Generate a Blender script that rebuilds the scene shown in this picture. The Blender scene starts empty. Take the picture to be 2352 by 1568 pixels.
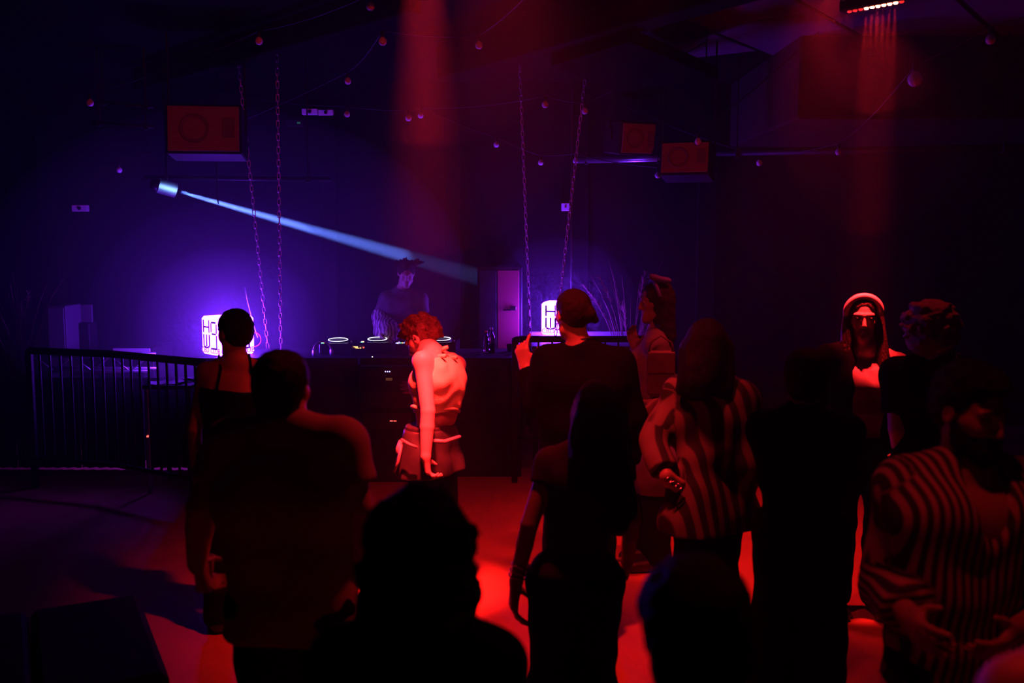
import bpy, bmesh, math, random
import numpy as np
from mathutils import Vector, Matrix, Euler

# ------------------------------------------------------------------ camera
F_PX = 2287.0
PITCH = math.atan((784 - 543) / F_PX)
CAM_Z = 2.1
sc = bpy.context.scene
COL = sc.collection
cam_data = bpy.data.cameras.new('camera')
cam_data.sensor_width = 36.0
cam_data.lens = 36.0 * F_PX / 2352.0
cam_data.clip_start = 0.05
cam_data.clip_end = 60
cam_data.dof.use_dof = True
cam_data.dof.focus_distance = 8.6
cam_data.dof.aperture_fstop = 2.2
cam = bpy.data.objects.new('camera', cam_data)
cam.location = (0, 0, CAM_Z)
cam.rotation_euler = (math.pi / 2 - PITCH, 0, 0)
COL.objects.link(cam)
sc.camera = cam

# ------------------------------------------------------------------ world, exposure
world = bpy.data.worlds.new('world')
sc.world = world
world.use_nodes = True
world.node_tree.nodes['Background'].inputs[0].default_value = (0.001, 0.001, 0.003, 1)
world.node_tree.nodes['Background'].inputs[1].default_value = 0.2
sc.view_settings.view_transform = 'Standard'
sc.view_settings.look = 'None'
sc.view_settings.exposure = 0.0
sc.view_settings.gamma = 1.0
sc.view_settings.use_curve_mapping = False
cy = sc.cycles
cy.max_bounces = 3
cy.diffuse_bounces = 1
cy.glossy_bounces = 1
cy.transmission_bounces = 3
cy.transparent_max_bounces = 6
cy.volume_bounces = 0
cy.caustics_reflective = False
cy.caustics_refractive = False
cy.sample_clamp_indirect = 3.0
cy.use_denoising = True
cy.use_adaptive_sampling = True
cy.adaptive_threshold = 0.08
cy.adaptive_min_samples = 10

# strengths of the place's lamps, tuned here
RED = (1.0, 0.018, 0.022)
HAZE_DENSITY = 0.005
HAZE_FORWARD = 0.2
POWER_BAR_CENTRE = 1600.0      # each narrow lens of the bar over the dancer
POWER_FLOOD = 500.0           # wide spill of the bars outside the picture
POWER_BAR_RIGHT = 500.0        # each lit diode of the bar at the right
POWER_BEAM = 125000.0          # narrow blue-white beam
POWER_PAR = 290.0              # red wash can behind the camera
BOX_GLOW = (13.5, 1.6, 88.0)

# ------------------------------------------------------------------ helpers
def W(px, py, d):
    """world point seen at photo pixel (px, py) at depth d"""
    u = (px - 1176) / F_PX
    v = (784 - py) / F_PX
    cp, sp = math.cos(PITCH), math.sin(PITCH)
    dx, dy, dz = u, cp + v * sp, -sp + v * cp
    t = d / dy
    return Vector((dx * t, d, CAM_Z + dz * t))

def XZ(px, z, d):
    """world point at depth d and height z in the picture column px (near the horizon)"""
    return Vector(((px - 1176) / F_PX * d * math.cos(PITCH), d, z))

MATS = {}
def mat(name, col, rough=0.6, metal=0.0, noise=0.0, nscale=8.0, bump=0.0, bscale=40.0, emit=None, estr=1.0,
        spec=0.5, trans=0.0, alpha=1.0, stretch=None):
    if name in MATS:
        return MATS[name]
    m = bpy.data.materials.new(name)
    m.use_nodes = True
    nt = m.node_tree
    b = nt.nodes['Principled BSDF']
    b.inputs['Base Color'].default_value = (*col, 1)
    b.inputs['Roughness'].default_value = rough
    b.inputs['Metallic'].default_value = metal
    b.inputs['Specular IOR Level'].default_value = spec
    if trans:
        b.inputs['Transmission Weight'].default_value = trans
    if alpha < 1:
        b.inputs['Alpha'].default_value = alpha
    if emit:
        m.cycles.emission_sampling = 'NONE'      # indicator lamps too small to light the room
        b.inputs['Emission Color'].default_value = (*emit, 1)
        b.inputs['Emission Strength'].default_value = estr
    tc = None
    if noise or bump:
        tc = nt.nodes.new('ShaderNodeTexCoord')
        mp = nt.nodes.new('ShaderNodeMapping')
        if stretch:
            mp.inputs['Scale'].default_value = stretch
        nt.links.new(tc.outputs['Object'], mp.inputs['Vector'])
    if noise:
        n = nt.nodes.new('ShaderNodeTexNoise')
        n.inputs['Scale'].default_value = nscale
        n.inputs['Detail'].default_value = 4
        nt.links.new(mp.outputs[0], n.inputs['Vector'])
        mx = nt.nodes.new('ShaderNodeMix')
        mx.data_type = 'RGBA'
        lo = tuple(c * (1 - noise) for c in col)
        hi = tuple(min(1, c * (1 + noise)) for c in col)
        mx.inputs[6].default_value = (*lo, 1)
        mx.inputs[7].default_value = (*hi, 1)
        nt.links.new(n.outputs['Fac'], mx.inputs[0])
        nt.links.new(mx.outputs[2], b.inputs['Base Color'])
    if bump:
        n2 = nt.nodes.new('ShaderNodeTexNoise')
        n2.inputs['Scale'].default_value = bscale
        n2.inputs['Detail'].default_value = 3
        nt.links.new(mp.outputs[0], n2.inputs['Vector'])
        bp = nt.nodes.new('ShaderNodeBump')
        bp.inputs['Strength'].default_value = bump
        bp.inputs['Distance'].default_value = 0.02
        nt.links.new(n2.outputs['Fac'], bp.inputs['Height'])
        nt.links.new(bp.outputs[0], b.inputs['Normal'])
    MATS[name] = m
    return m

def tag(o, label=None, cat=None, group=None, kind=None):
    if label: o['label'] = label
    if cat: o['category'] = cat
    if group: o['group'] = group
    if kind: o['kind'] = kind
    return o

def empty(name, loc=(0, 0, 0), rz=0.0, label=None, cat=None, group=None):
    o = bpy.data.objects.new(name, None)
    o.empty_display_size = 0.1
    o.location = loc
    o.rotation_euler = (0, 0, rz)
    COL.objects.link(o)
    return tag(o, label, cat, group)

def link_mesh(name, me, m=None, parent=None, loc=None, rot=None):
    o = bpy.data.objects.new(name, me)
    if m is not None and len(me.materials) == 0:
        me.materials.append(m)
    COL.objects.link(o)
    if parent is not None:
        o.parent = parent
    if loc is not None: o.location = loc
    if rot is not None: o.rotation_euler = rot
    return o

class MB:
    """collects shapes and builds one mesh"""
    def __init__(self):
        self.v = []; self.f = []
    def add(self, vs, fs):
        n = len(self.v)
        self.v += [tuple(p) for p in vs]
        self.f += [tuple(i + n for i in f) for f in fs]
        return self
    def box(self, c, h, R=None):
        c = Vector(c)
        vs = []
        for sx in (-1, 1):
            for sy in (-1, 1):
                for sz in (-1, 1):
                    p = Vector((sx * h[0], sy * h[1], sz * h[2]))
                    if R is not None: p = R @ p
                    vs.append(c + p)
        return self.add(vs, [(0, 1, 3, 2), (4, 6, 7, 5), (0, 4, 5, 1), (2, 3, 7, 6), (0, 2, 6, 4), (1, 5, 7, 3)])
    def bbox(self, c, h, b=0.01, R=None):
        """box with chamfered edges"""
        c = Vector(c); vs = []; idx = {}
        b = min(b, min(h) * 0.9)
        for ax in range(3):
            for sx in (-1, 1):
                for sy in (-1, 1):
                    for sz in (-1, 1):
                        s = (sx, sy, sz)
                        p = Vector([s[i] * (h[i] if i == ax else h[i] - b) for i in range(3)])
                        if R is not None: p = R @ p
                        idx[(ax, s)] = len(vs); vs.append(c + p)
        fs = []
        def q(a, b_, c_, d): fs.append((idx[a], idx[b_], idx[c_], idx[d]))
        for s in (-1, 1):
            for ax in range(3):
                o1, o2 = (ax + 1) % 3, (ax + 2) % 3
                def S(a, b_):
                    l = [0, 0, 0]; l[ax] = s; l[o1] = a; l[o2] = b_; return (ax, tuple(l))
                q(S(-1, -1), S(1, -1), S(1, 1), S(-1, 1))
        for ax in range(3):
            o1, o2 = (ax + 1) % 3, (ax + 2) % 3
            for a in (-1, 1):
                for b_ in (-1, 1):
                    def S(face, e):
                        l = [0, 0, 0]; l[o1] = a; l[o2] = b_; l[ax] = e; return (face, tuple(l))
                    q(S(o1, -1), S(o1, 1), S(o2, 1), S(o2, -1))
        for sx in (-1, 1):
            for sy in (-1, 1):
                for sz in (-1, 1):
                    fs.append(tuple(idx[(a, (sx, sy, sz))] for a in range(3)))
        return self.add(vs, fs)
    def tube(self, pts, r, n=8, closed=False, caps=True):
        pts = [Vector(p) for p in pts]
        rs = r if isinstance(r, (list, tuple)) else [r] * len(pts)
        vs = []; fs = []
        m = len(pts)
        up = Vector((0, 0, 1)); prev = None
        for i, p in enumerate(pts):
            if closed:
                t = (pts[(i + 1) % m] - pts[i - 1]).normalized()
            else:
                t = (pts[min(i + 1, m - 1)] - pts[max(i - 1, 0)]).normalized()
            if prev is None:
                a = up if abs(t.z) < 0.9 else Vector((1, 0, 0))
                x = t.cross(a).normalized()
            else:
                x = (prev - t * prev.dot(t)).normalized()
            prev = x
            y = t.cross(x)
            for k in range(n):
                an = 2 * math.pi * k / n
                vs.append(p + (x * math.cos(an) + y * math.sin(an)) * rs[i])
        for i in range(m if closed else m - 1):
            for k in range(n):
                a = i * n + k; b = i * n + (k + 1) % n
                c = ((i + 1) % m) * n + (k + 1) % n; d = ((i + 1) % m) * n + k
                fs.append((a, b, c, d))
        if caps and not closed:
            fs.append(tuple(range(n))[::-1])
            fs.append(tuple((m - 1) * n + k for k in range(n)))
        return self.add(vs, fs)
    def lathe(self, prof, n=20, c=(0, 0, 0), R=None, cap=True):
        c = Vector(c); vs = []; fs = []
        for (r, z) in prof:
            for k in range(n):
                a = 2 * math.pi * k / n
                p = Vector((r * math.cos(a), r * math.sin(a), z))
                if R is not None: p = R @ p
                vs.append(c + p)
        m = len(prof)
        for i in range(m - 1):
            for k in range(n):
                fs.append((i * n + k, i * n + (k + 1) % n, (i + 1) * n + (k + 1) % n, (i + 1) * n + k))
        if cap:
            fs.append(tuple(range(n))[::-1]); fs.append(tuple((m - 1) * n + k for k in range(n)))
        return self.add(vs, fs)
    def quad(self, a, b, c, d):
        return self.add([a, b, c, d], [(0, 1, 2, 3)])
    def mesh(self, name, m=None, smooth=False):
        me = bpy.data.meshes.new(name)
        me.from_pydata([tuple(p) for p in self.v], [], self.f)
        bm = bmesh.new(); bm.from_mesh(me)
        bmesh.ops.recalc_face_normals(bm, faces=bm.faces)
        bm.to_mesh(me); bm.free()
        if m is not None: me.materials.append(m)
        if smooth:
            me.polygons.foreach_set('use_smooth', [True] * len(me.polygons))
        me.update()
        return me
    def build(self, name, m, parent=None, smooth=False, loc=None, rot=None):
        return link_mesh(name, self.mesh(name, m, smooth), m, parent, loc, rot)

def copy_tree(o, parent=None, loc=None, rot=None):
    c = o.copy(); COL.objects.link(c)
    if parent is not None:
        c.parent = parent
    if loc is not None: c.location = loc
    if rot is not None: c.rotation_euler = rot
    for ch in list(o.children):
        copy_tree(ch, c)
    return c

def axes_from(z_dir, up=(0, 0, 1)):
    """rotation matrix whose Z column is z_dir"""
    z = Vector(z_dir).normalized()
    u = Vector(up)
    if abs(z.dot(u)) > 0.98: u = Vector((0, 1, 0))
    x = u.cross(z).normalized(); y = z.cross(x)
    return Matrix((x, y, z)).transposed()

def spot(name, loc, target, power, colour, angle, blend=0.4, radius=0.02, parent=None):
    l = bpy.data.lights.new(name, 'SPOT')
    l.energy = power; l.color = colour; l.spot_size = math.radians(angle); l.spot_blend = blend
    l.shadow_soft_size = radius
    o = bpy.data.objects.new(name, l)
    COL.objects.link(o)
    d = Vector(target) - Vector(loc)
    o.rotation_euler = d.to_track_quat('-Z', 'Y').to_euler()
    o.location = loc
    if parent is not None:
        o.parent = parent
        o.location = Vector(loc) - parent.location
    return o

def wpart(root, name, mb, m, smooth=False):
    """mesh given in world coordinates, parented to an unrotated root"""
    l = root.location
    mb.v = [(p[0] - l[0], p[1] - l[1], p[2] - l[2]) for p in mb.v]
    return mb.build(name, m, root, smooth)

# ------------------------------------------------------------------ materials
M_floor = mat('painted_floor', (0.55, 0.20, 0.09), 0.65, spec=0.2, noise=0.25, nscale=3.0, bump=0.15, bscale=25)
M_wall = mat('wall_black_paint', (0.006, 0.005, 0.006), 0.9, spec=0.03, noise=0.4, nscale=4.0, bump=0.25, bscale=18)
M_ceil = mat('ceiling_dark', (0.004, 0.004, 0.004), 0.9, spec=0.03)
M_panel = mat('ceiling_panel_board', (0.14, 0.12, 0.13), 0.85, spec=0.05, noise=0.25, nscale=2.5, bump=0.1)
M_black = mat('black_metal', (0.012, 0.012, 0.013), 0.5, noise=0.2, spec=0.25)
M_blackgloss = mat('black_plastic', (0.012, 0.012, 0.013), 0.25)
M_wood_black = mat('black_stained_plywood', (0.02, 0.018, 0.018), 0.6, spec=0.2, noise=0.4, nscale=6, stretch=(1, 8, 1))
M_alu = mat('aluminium', (0.6, 0.6, 0.62), 0.35, metal=0.9, noise=0.1)
M_chain = mat('zinc_chain', (0.8, 0.5, 0.62), 0.35, metal=0.7)
M_white = mat('white_board', (0.75, 0.74, 0.76), 0.6, noise=0.06)
M_brown = mat('varnished_plywood', (0.34, 0.17, 0.08), 0.5, noise=0.35, nscale=5, stretch=(1, 1, 9))
M_grille = mat('speaker_grille', (0.05, 0.045, 0.045), 0.6, bump=0.5, bscale=220)
M_glass = mat('clear_glass', (0.9, 0.9, 0.95), 0.05, trans=1.0)
M_bulb = mat('frosted_bulb_glass', (0.8, 0.78, 0.8), 0.35, noise=0.05)
M_paper = mat('paper', (0.8, 0.79, 0.8), 0.8)
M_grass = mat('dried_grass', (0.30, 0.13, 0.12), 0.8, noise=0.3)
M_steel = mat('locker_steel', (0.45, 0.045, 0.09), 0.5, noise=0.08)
M_rubber = mat('rubber_cable', (0.01, 0.01, 0.01), 0.6)
M_redcable = mat('red_cable', (0.6, 0.03, 0.03), 0.5)
M_whitecable = mat('white_cable', (0.8, 0.8, 0.8), 0.5)

# ------------------------------------------------------------------ room shell
RX, RY0, RY1, RZ = 6.6, -2.2, 10.95, 3.75
def slab(name, c, h, m, label):
    o = MB().box((0, 0, 0), h).build(name, m, loc=c)
    return tag(o, label, kind='structure')
floor = slab('floor', (0, (RY0 + RY1) / 2, -0.1), (RX + 0.2, (RY1 - RY0) / 2 + 0.2, 0.1), M_floor, 'worn reddish-brown dance floor')
ceiling = slab('ceiling', (0, (RY0 + RY1) / 2, RZ + 0.1), (RX + 0.2, (RY1 - RY0) / 2 + 0.2, 0.1), M_ceil, 'dark ceiling carrying pale boards')
wall_back = slab('wall_back', (0, RY1 + 0.1, RZ / 2), (RX + 0.2, 0.1, RZ / 2), M_wall, 'black painted wall behind the decks')
slab('wall_left', (-RX - 0.1, (RY0 + RY1) / 2, RZ / 2), (0.1, (RY1 - RY0) / 2, RZ / 2), M_wall, 'black painted wall on the left')
slab('wall_right', (RX + 0.1, (RY0 + RY1) / 2, RZ / 2), (0.1, (RY1 - RY0) / 2, RZ / 2), M_wall, 'black painted wall on the right')
slab('wall_front', (0, RY0 - 0.1, RZ / 2), (RX + 0.2, 0.1, RZ / 2), M_wall, 'black painted wall behind the crowd')

# ceiling boards laid at an angle, each its own piece, joints between them
ang = math.radians(35)
sd = Vector((math.sin(ang), math.cos(ang), 0)); cd = Vector((sd.y, -sd.x, 0))
PL, PWd = 2.4, 0.92
board_me = MB().bbox((0, 0, 0), (PWd / 2 - 0.018, PL / 2 - 0.02, 0.012), 0.006).mesh('board', M_panel)
for i in range(-10, 16):
    for j in range(-1, 8):
        c = cd * (i * PWd - 2.0) + sd * ((j + 0.5 * (i % 2)) * PL) + Vector((0, 3.2, 0))
        ok = (c.x - 0.25 * (c.y - 7)) > -0.05
        for a in (-1, 1):
            for b in (-1, 1):
                q = c + cd * (a * PWd / 2) + sd * (b * PL / 2)
                if abs(q.x) > RX - 0.02 or q.y > RY1 - 0.02 or q.y < 2.5: ok = False
        if ok:
            o = link_mesh('board', board_me, None, ceiling)
            o.location = (c.x - ceiling.location.x, c.y - ceiling.location.y, RZ - 0.014 - ceiling.location.z)
            o.rotation_euler = (0, 0, -ang)

def beam(name, a, b, w, h, m, label):
    a = Vector(a); b = Vector(b); d = b - a
    mid = (a + b) / 2
    rz = math.atan2(d.y, d.x)
    o = MB().bbox((0, 0, 0), (d.length / 2, w / 2, h / 2), 0.01).build(name, m, loc=mid, rot=(0, 0, rz))
    return tag(o, label, kind='structure')
beam('trim_1', (-0.55, 8.7, 3.58), (2.3, 4.2, 3.58), 0.22, 0.30, M_ceil, 'dark roof beam running across the ceiling boards')
beam('trim_2', (-3.6, 9.8, 3.60), (-0.6, 6.4, 3.60), 0.10, 0.22, M_ceil, 'thin dark roof beam at the left of the ceiling')
# lower soffit over the right rear corner
soff = tag(MB().bbox((0, 0, 0), (2.1, 1.3, 0.34), 0.02).build('trim_3', mat('soffit_plaster', (0.03, 0.025, 0.024), 0.8, spec=0.05, noise=0.3, nscale=3, bump=0.4, bscale=4), loc=(4.45, 9.62, 3.40)), 'low plastered soffit over the right rear corner', kind='structure')
# pilaster strips on the rear wall
for k, (px, w) in enumerate(((1330, 0.2), (1620, 0.2), (1040, 0.16), (760, 0.16), (120, 0.2))):
    p = XZ(px, 0, RY1)
    o = MB().bbox((0, 0, 0), (w / 2, 0.05, 1.7), 0.008).build('trim_%d' % (4 + k), M_wall, loc=(p.x, RY1 - 0.045, 1.7))
    tag(o, 'black wall strip on the rear wall, number %d from the right' % (k + 1) if False else ['black wall strip just right of the right light box', 'black wall strip right of the tall dried grass', 'black wall strip behind the metal locker', 'black wall strip behind the left record player', 'black wall strip by the left speaker cabinet'][k], kind='structure')

# black acoustic panel under the ceiling, seen as a dark diamond
q = [(0.76, 6.6), (1.64, 8.1), (1.15, 9.4), (0.29, 7.5)]
mb = MB()
zc = 3.35
mb.add([(x, y, zc) for x, y in q] + [(x, y, zc + 0.09) for x, y in q],
       [(0, 1, 2, 3), (7, 6, 5, 4)] + [(i, (i + 1) % 4, 4 + (i + 1) % 4, 4 + i) for i in range(4)])
r = empty('acoustic_panel', (0.96, 7.9, zc), label='black diamond-shaped acoustic panel hung under the ceiling boards', cat='panel')
wpart(r, 'panel_board', mb, mat('black_felt', (0.003, 0.003, 0.003), 0.95, spec=0.02))
for x, y in q:
    px_, py_ = x * 0.85 + 0.96 * 0.15, y * 0.85 + 7.9 * 0.15
    wpart(r, 'hanger_wire', MB().tube([(px_, py_, zc + 0.08), (px_, py_, RZ)], 0.006, 6), M_black)

# pipes along the rear of the room
def pipe(name, a, b, r, label, m=M_alu, cat='pipe', hang=True):
    e = empty(name, a, label=label, cat=cat)
    wpart(e, 'pipe', MB().tube([a, b], r, 10), m, True)
    if hang:
        for t in (0.12, 0.88):
            p = Vector(a).lerp(Vector(b), t)
            wpart(e, 'clamp', MB().bbox(p, (0.02, r + 0.012, r + 0.012), 0.004), M_black)
            wpart(e, 'hanger', MB().tube([p, (p.x, p.y, RZ)], 0.007, 6), M_black)
    return e
pipe('steel_pipe', W(1325, 368, 10.6), W(1545, 362, 8.9) + Vector((0, 0, 0)), 0.035, 'steel pipe hung below the two brown speakers on the right')
pipe('steel_pipe', W(222, 233, 9.0), W(352, 246, 9.0), 0.014, 'upper thin pipe left of the big hanging speaker', M_black)
pipe('steel_pipe', W(212, 281, 9.0), W(352, 292, 9.0), 0.014, 'lower thin pipe left of the big hanging speaker', M_black)
pipe('steel_pipe', W(1610, 352, 9.6), W(2420, 338, 8.0), 0.03, 'long pipe crossing the right rear of the room below the soffit', M_black)
pipe('lighting_rail', W(330, 408, 9.4), W(760, 412, 9.4), 0.022, 'horizontal lighting rail behind the blue beam lamp', M_black)

# ------------------------------------------------------------------ DJ desk
DZ = 0.99
desk = empty('dj_desk', (-1.3, 9.0, 0), label='long black desk carrying the record players', cat='desk')
wpart(desk, 'desk_top', MB().bbox((-1.33, 9.24, DZ - 0.03), (1.42, 0.62, 0.03), 0.008), M_wood_black)
for k in range(4):
    x0 = -2.75 + k * 0.71
    wpart(desk, 'front_panel', MB().bbox((x0 + 0.355, 8.6, 0.525), (0.346, 0.018, 0.525), 0.006), M_wood_black)
for x in (-2.68, -1.33, 0.02):
    for y in (8.68, 9.78):
        wpart(desk, 'leg', MB().bbox((x, y, (DZ - 0.06) / 2), (0.03, 0.03, (DZ - 0.06) / 2), 0.005), M_black)

desk2 = empty('side_table', (0.75, 9.6, 0), label='black side table under the right light box', cat='table')
wpart(desk2, 'table_top', MB().bbox((0.74, 9.88, 1.065), (0.56, 0.72, 0.025), 0.006), mat('side_table_laminate', (0.28, 0.26, 0.28), 0.45, noise=0.1))
for x in (0.22, 1.26):
    for y in (9.2, 10.54):
        wpart(desk2, 'leg', MB().bbox((x, y, 0.52), (0.025, 0.025, 0.52), 0.004), M_black)

# ------------------------------------------------------------------ light boxes with lettering
M_glow = bpy.data.materials.new('light_box_acrylic')
M_glow.use_nodes = True
nt = M_glow.node_tree
nt.nodes.remove(nt.nodes['Principled BSDF'])
em = nt.nodes.new('ShaderNodeEmission')
mxv = max(BOX_GLOW)
em.inputs[0].default_value = (BOX_GLOW[0] / mxv, BOX_GLOW[1] / mxv, BOX_GLOW[2] / mxv, 1)
em.inputs[1].default_value = mxv
nt.links.new(em.outputs[0], nt.nodes['Material Output'].inputs[0])
M_letter = mat('black_vinyl_letter', (0.02, 0.012, 0.02), 0.5)
M_letter_grey = mat('grey_vinyl_letter', (0.3, 0.27, 0.35), 0.5)

GLYPHS = {   # bars in face coordinates: u0, v0, u1, v1 (v downwards)
    'letter_h': [(.13, .09, .175, .42), (.175, .255, .42, .295), (.42, .09, .455, .42)],
    'letter_o': [(.53, .16, .565, .40), (.565, .12, .79, .165), (.80, .18, .835, .42), (.59, .42, .79, .46)],
    'letter_w': [(.13, .47, .175, .78), (.275, .47, .32, .78), (.42, .47, .465, .78), (.16, .77, .23, .81), (.21, .79, .29, .83),
                 (.305, .79, .385, .83), (.365, .77, .44, .81)],
    'letter_l': [(.80, .47, .84, .84), (.54, .80, .80, .845)],
}
def text_mesh(name, body, size, m):
    cu = bpy.data.curves.new(name, 'FONT')
    cu.body = body; cu.size = size; cu.extrude = 0.0015; cu.align_x = 'CENTER'; cu.resolution_u = 2
    o = bpy.data.objects.new(name, cu)
    COL.objects.link(o)
    dg = bpy.context.evaluated_depsgraph_get()
    me = bpy.data.meshes.new_from_object(o.evaluated_get(dg))
    bpy.data.objects.remove(o); bpy.data.curves.remove(cu)
    me.name = name
    me.materials.clear(); me.materials.append(m)
    return me
def light_box(loc, rz, s, faces, label, text):
    r = empty('light_box', loc, rz, label=label, cat='light box', group='glowing light boxes')
    h = s / 2
    mb = MB().bbox((0, 0, h), (h, h, h), 0.022)
    mb.build('acrylic_cube', M_glow, r)
    for k in faces:            # face normal at angle k * 90 deg from -Y
        R = Matrix.Rotation(math.radians(90 * k), 3, 'Z')
        for g, bars in GLYPHS.items():
            mb = MB()
            for (u0, v0, u1, v1) in bars:
                c = Vector((((u0 + u1) / 2 - .5) * s, -h - 0.002, (1 - (v0 + v1) / 2) * s))
                mb.box(R @ c, ((u1 - u0) * s / 2, 0.003, (v1 - v0) * s / 2), R)
            mb.build(g, M_letter, r)
        me = text_mesh('lettering', text, 0.07 * s / 0.34, M_letter_grey)
        o = tag(link_mesh('lettering', me, None, r), kind='stuff')
        o.matrix_local = Matrix.Translation(R @ Vector((0.0, -h - 0.003, 0.055 * s))) @ (R.to_4x4() @ Matrix.Rotation(math.pi / 2, 4, 'X'))
    for sx in (-1, 1):
        for sy in (-1, 1):
            MB().lathe([(0.012, -0.004), (0.014, 0.004)], 10, (sx * h * 0.8, sy * h * 0.8, 0)).build('foot', M_rubber, r)
    return r
light_box((XZ(517, 0, 9.4).x, 9.4, DZ + 0.004), math.radians(45), 0.36, (0, 3), 'glowing white light box on the desk behind the woman in the strappy top', 'CBD CLUB')
light_box((XZ(1288, 0, 10.33).x, 10.33, 1.094), math.radians(-14), 0.335, (0, 1), 'glowing white light box on the right, half hidden by the man in black', 'CBD CLUB')

# ------------------------------------------------------------------ locker
lk = W(1148, 700, 10.4)
r = empty('metal_locker', (lk.x, 10.65, 0), label='tall dark metal locker with one violet-lit door behind the desk', cat='locker')
MB().bbox((0, 0, 0.895), (0.235, 0.25, 0.895), 0.008).build('body', mat('locker_body', (0.02, 0.018, 0.02), 0.6), r)
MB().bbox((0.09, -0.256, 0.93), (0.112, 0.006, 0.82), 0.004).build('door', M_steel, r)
MB().bbox((-0.125, -0.256, 0.93), (0.09, 0.006, 0.82), 0.004).build('door', mat('locker_body', (0.02, 0.018, 0.02), 0.6), r)
hd = MB().bbox((0.14, -0.275, 1.355), (0.03, 0.014, 0.022), 0.004).build('latch', M_blackgloss, r)
MB().bbox((0.08, -0.282, 1.338), (0.045, 0.008, 0.007), 0.002).build('latch_handle', M_blackgloss, hd)

# ------------------------------------------------------------------ record players and mixer
def emis(name, col, s):
    return mat(name, (0.02, 0.02, 0.02), 0.4, emit=col, estr=s)
M_ring = emis('lit_ring', (0.85, 0.85, 1.0), 1.6)
M_led_o = emis('led_orange', (1.0, 0.45, 0.12), 3.0)
M_led_r = emis('led_red', (1.0, 0.08, 0.06), 3.0)
M_led_b = emis('led_blue', (0.35, 0.35, 1.0), 3.0)
M_led_w = emis('led_white', (0.9, 0.95, 1.0), 5.0)
M_led_g = emis('led_green', (0.2, 1.0, 0.6), 1.5)
def deck(x, y, rz, label, lit=True):
    r = empty('media_player', (x, y, DZ), rz, label=label, cat='record player', group='record players on the desk')
    MB().bbox((0, 0, 0.055), (0.16, 0.2, 0.05), 0.01).build('body', M_blackgloss, r)
    tilt = Matrix.Rotation(math.radians(5), 3, 'X')
    j = MB().lathe([(0.103, 0), (0.103, 0.012), (0.096, 0.018)], 28, (0, -0.03, 0.105), tilt).build('jog_wheel', M_black, r, True)
    mb = MB()
    mb.tube([tilt @ Vector((0.092 * math.cos(a), 0.092 * math.sin(a), 0.02)) + Vector((0, -0.03, 0.105)) for a in [2 * math.pi * k / 40 for k in range(40)]], 0.0042, 6, closed=True)
    mb.build('lit_ring', M_ring if lit else M_black, j, True)
    MB().lathe([(0.034, 0.018), (0.034, 0.021)], 20, (0, -0.03, 0.105), tilt).build('centre_display', emis('deck_display', (0.25, 0.2, 0.5), 0.15), j)
    MB().bbox((0, 0.15, 0.125), (0.09, 0.035, 0.01), 0.004, Matrix.Rotation(math.radians(25), 3, 'X')).build('screen', M_blackgloss, r)
    for k, (bx, m) in enumerate(((-0.13, M_led_g), (-0.13, M_led_o), (-0.13, M_alu))):
        MB().lathe([(0.014, 0), (0.012, 0.006)], 12, (bx, -0.17 + 0.045 * k, 0.105)).build('button', m, r)
    MB().bbox((0.13, -0.06, 0.11), (0.006, 0.01, 0.008), 0.002).build('fader', M_alu, r)
    return r
deck(XZ(773, 0, 9.55).x, 9.55, 0.05, 'record player with a white lit ring, leftmost on the desk')
deck(XZ(864, 0, 9.6).x, 9.62, 0.0, 'record player with a white lit ring, beside the patterned sleeve')
deck(XZ(1012, 0, 9.62).x, 9.64, -0.05, 'record player right of the dancer with its lit ring half hidden')
r = empty('mixer', (XZ(938, 0, 9.55).x, 9.58, DZ), label='black mixer with small coloured lights behind the dancer', cat='mixer')
MB().bbox((0, 0, 0.05), (0.13, 0.19, 0.048), 0.008).build('body', M_blackgloss, r)
random.seed(3)
for k in range(4):
    for i in range(3):
        MB().lathe([(0.011, 0), (0.009, 0.02)], 10, (-0.09 + 0.06 * k, 0.1 - 0.05 * i, 0.098)).build('knob', M_black, r)
    MB().bbox((-0.09 + 0.06 * k, -0.1, 0.106), (0.007, 0.012, 0.008), 0.002).build('fader', M_alu, r)
for k in range(7):
    MB().bbox((-0.115 + 0.014 * k, -0.14 + 0.006 * k, 0.101), (0.005, 0.006, 0.003), 0.001).build('indicator', [M_led_b, M_led_w, M_led_b, M_led_g, M_led_o, M_led_b, M_led_r][k], r)
# effects box with amber lights between the first two players
r = empty('effects_unit', (XZ(818, 0, 9.35).x, 9.4, DZ), label='small effects box with amber lights between the two lit players', cat='effects unit')
MB().bbox((0, 0, 0.03), (0.07, 0.09, 0.03), 0.006).build('body', M_blackgloss, r)
for k, (x, y) in enumerate(((-0.055, 0.07), (-0.04, 0.06), (-0.025, 0.06), (-0.02, -0.02), (0.0, -0.05), (0.022, -0.045), (0.045, 0.0))):
    MB().bbox((x, y, 0.063), (0.007, 0.006, 0.003), 0.001).build('indicator', M_led_o if k != 6 else M_led_r, r)
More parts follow.
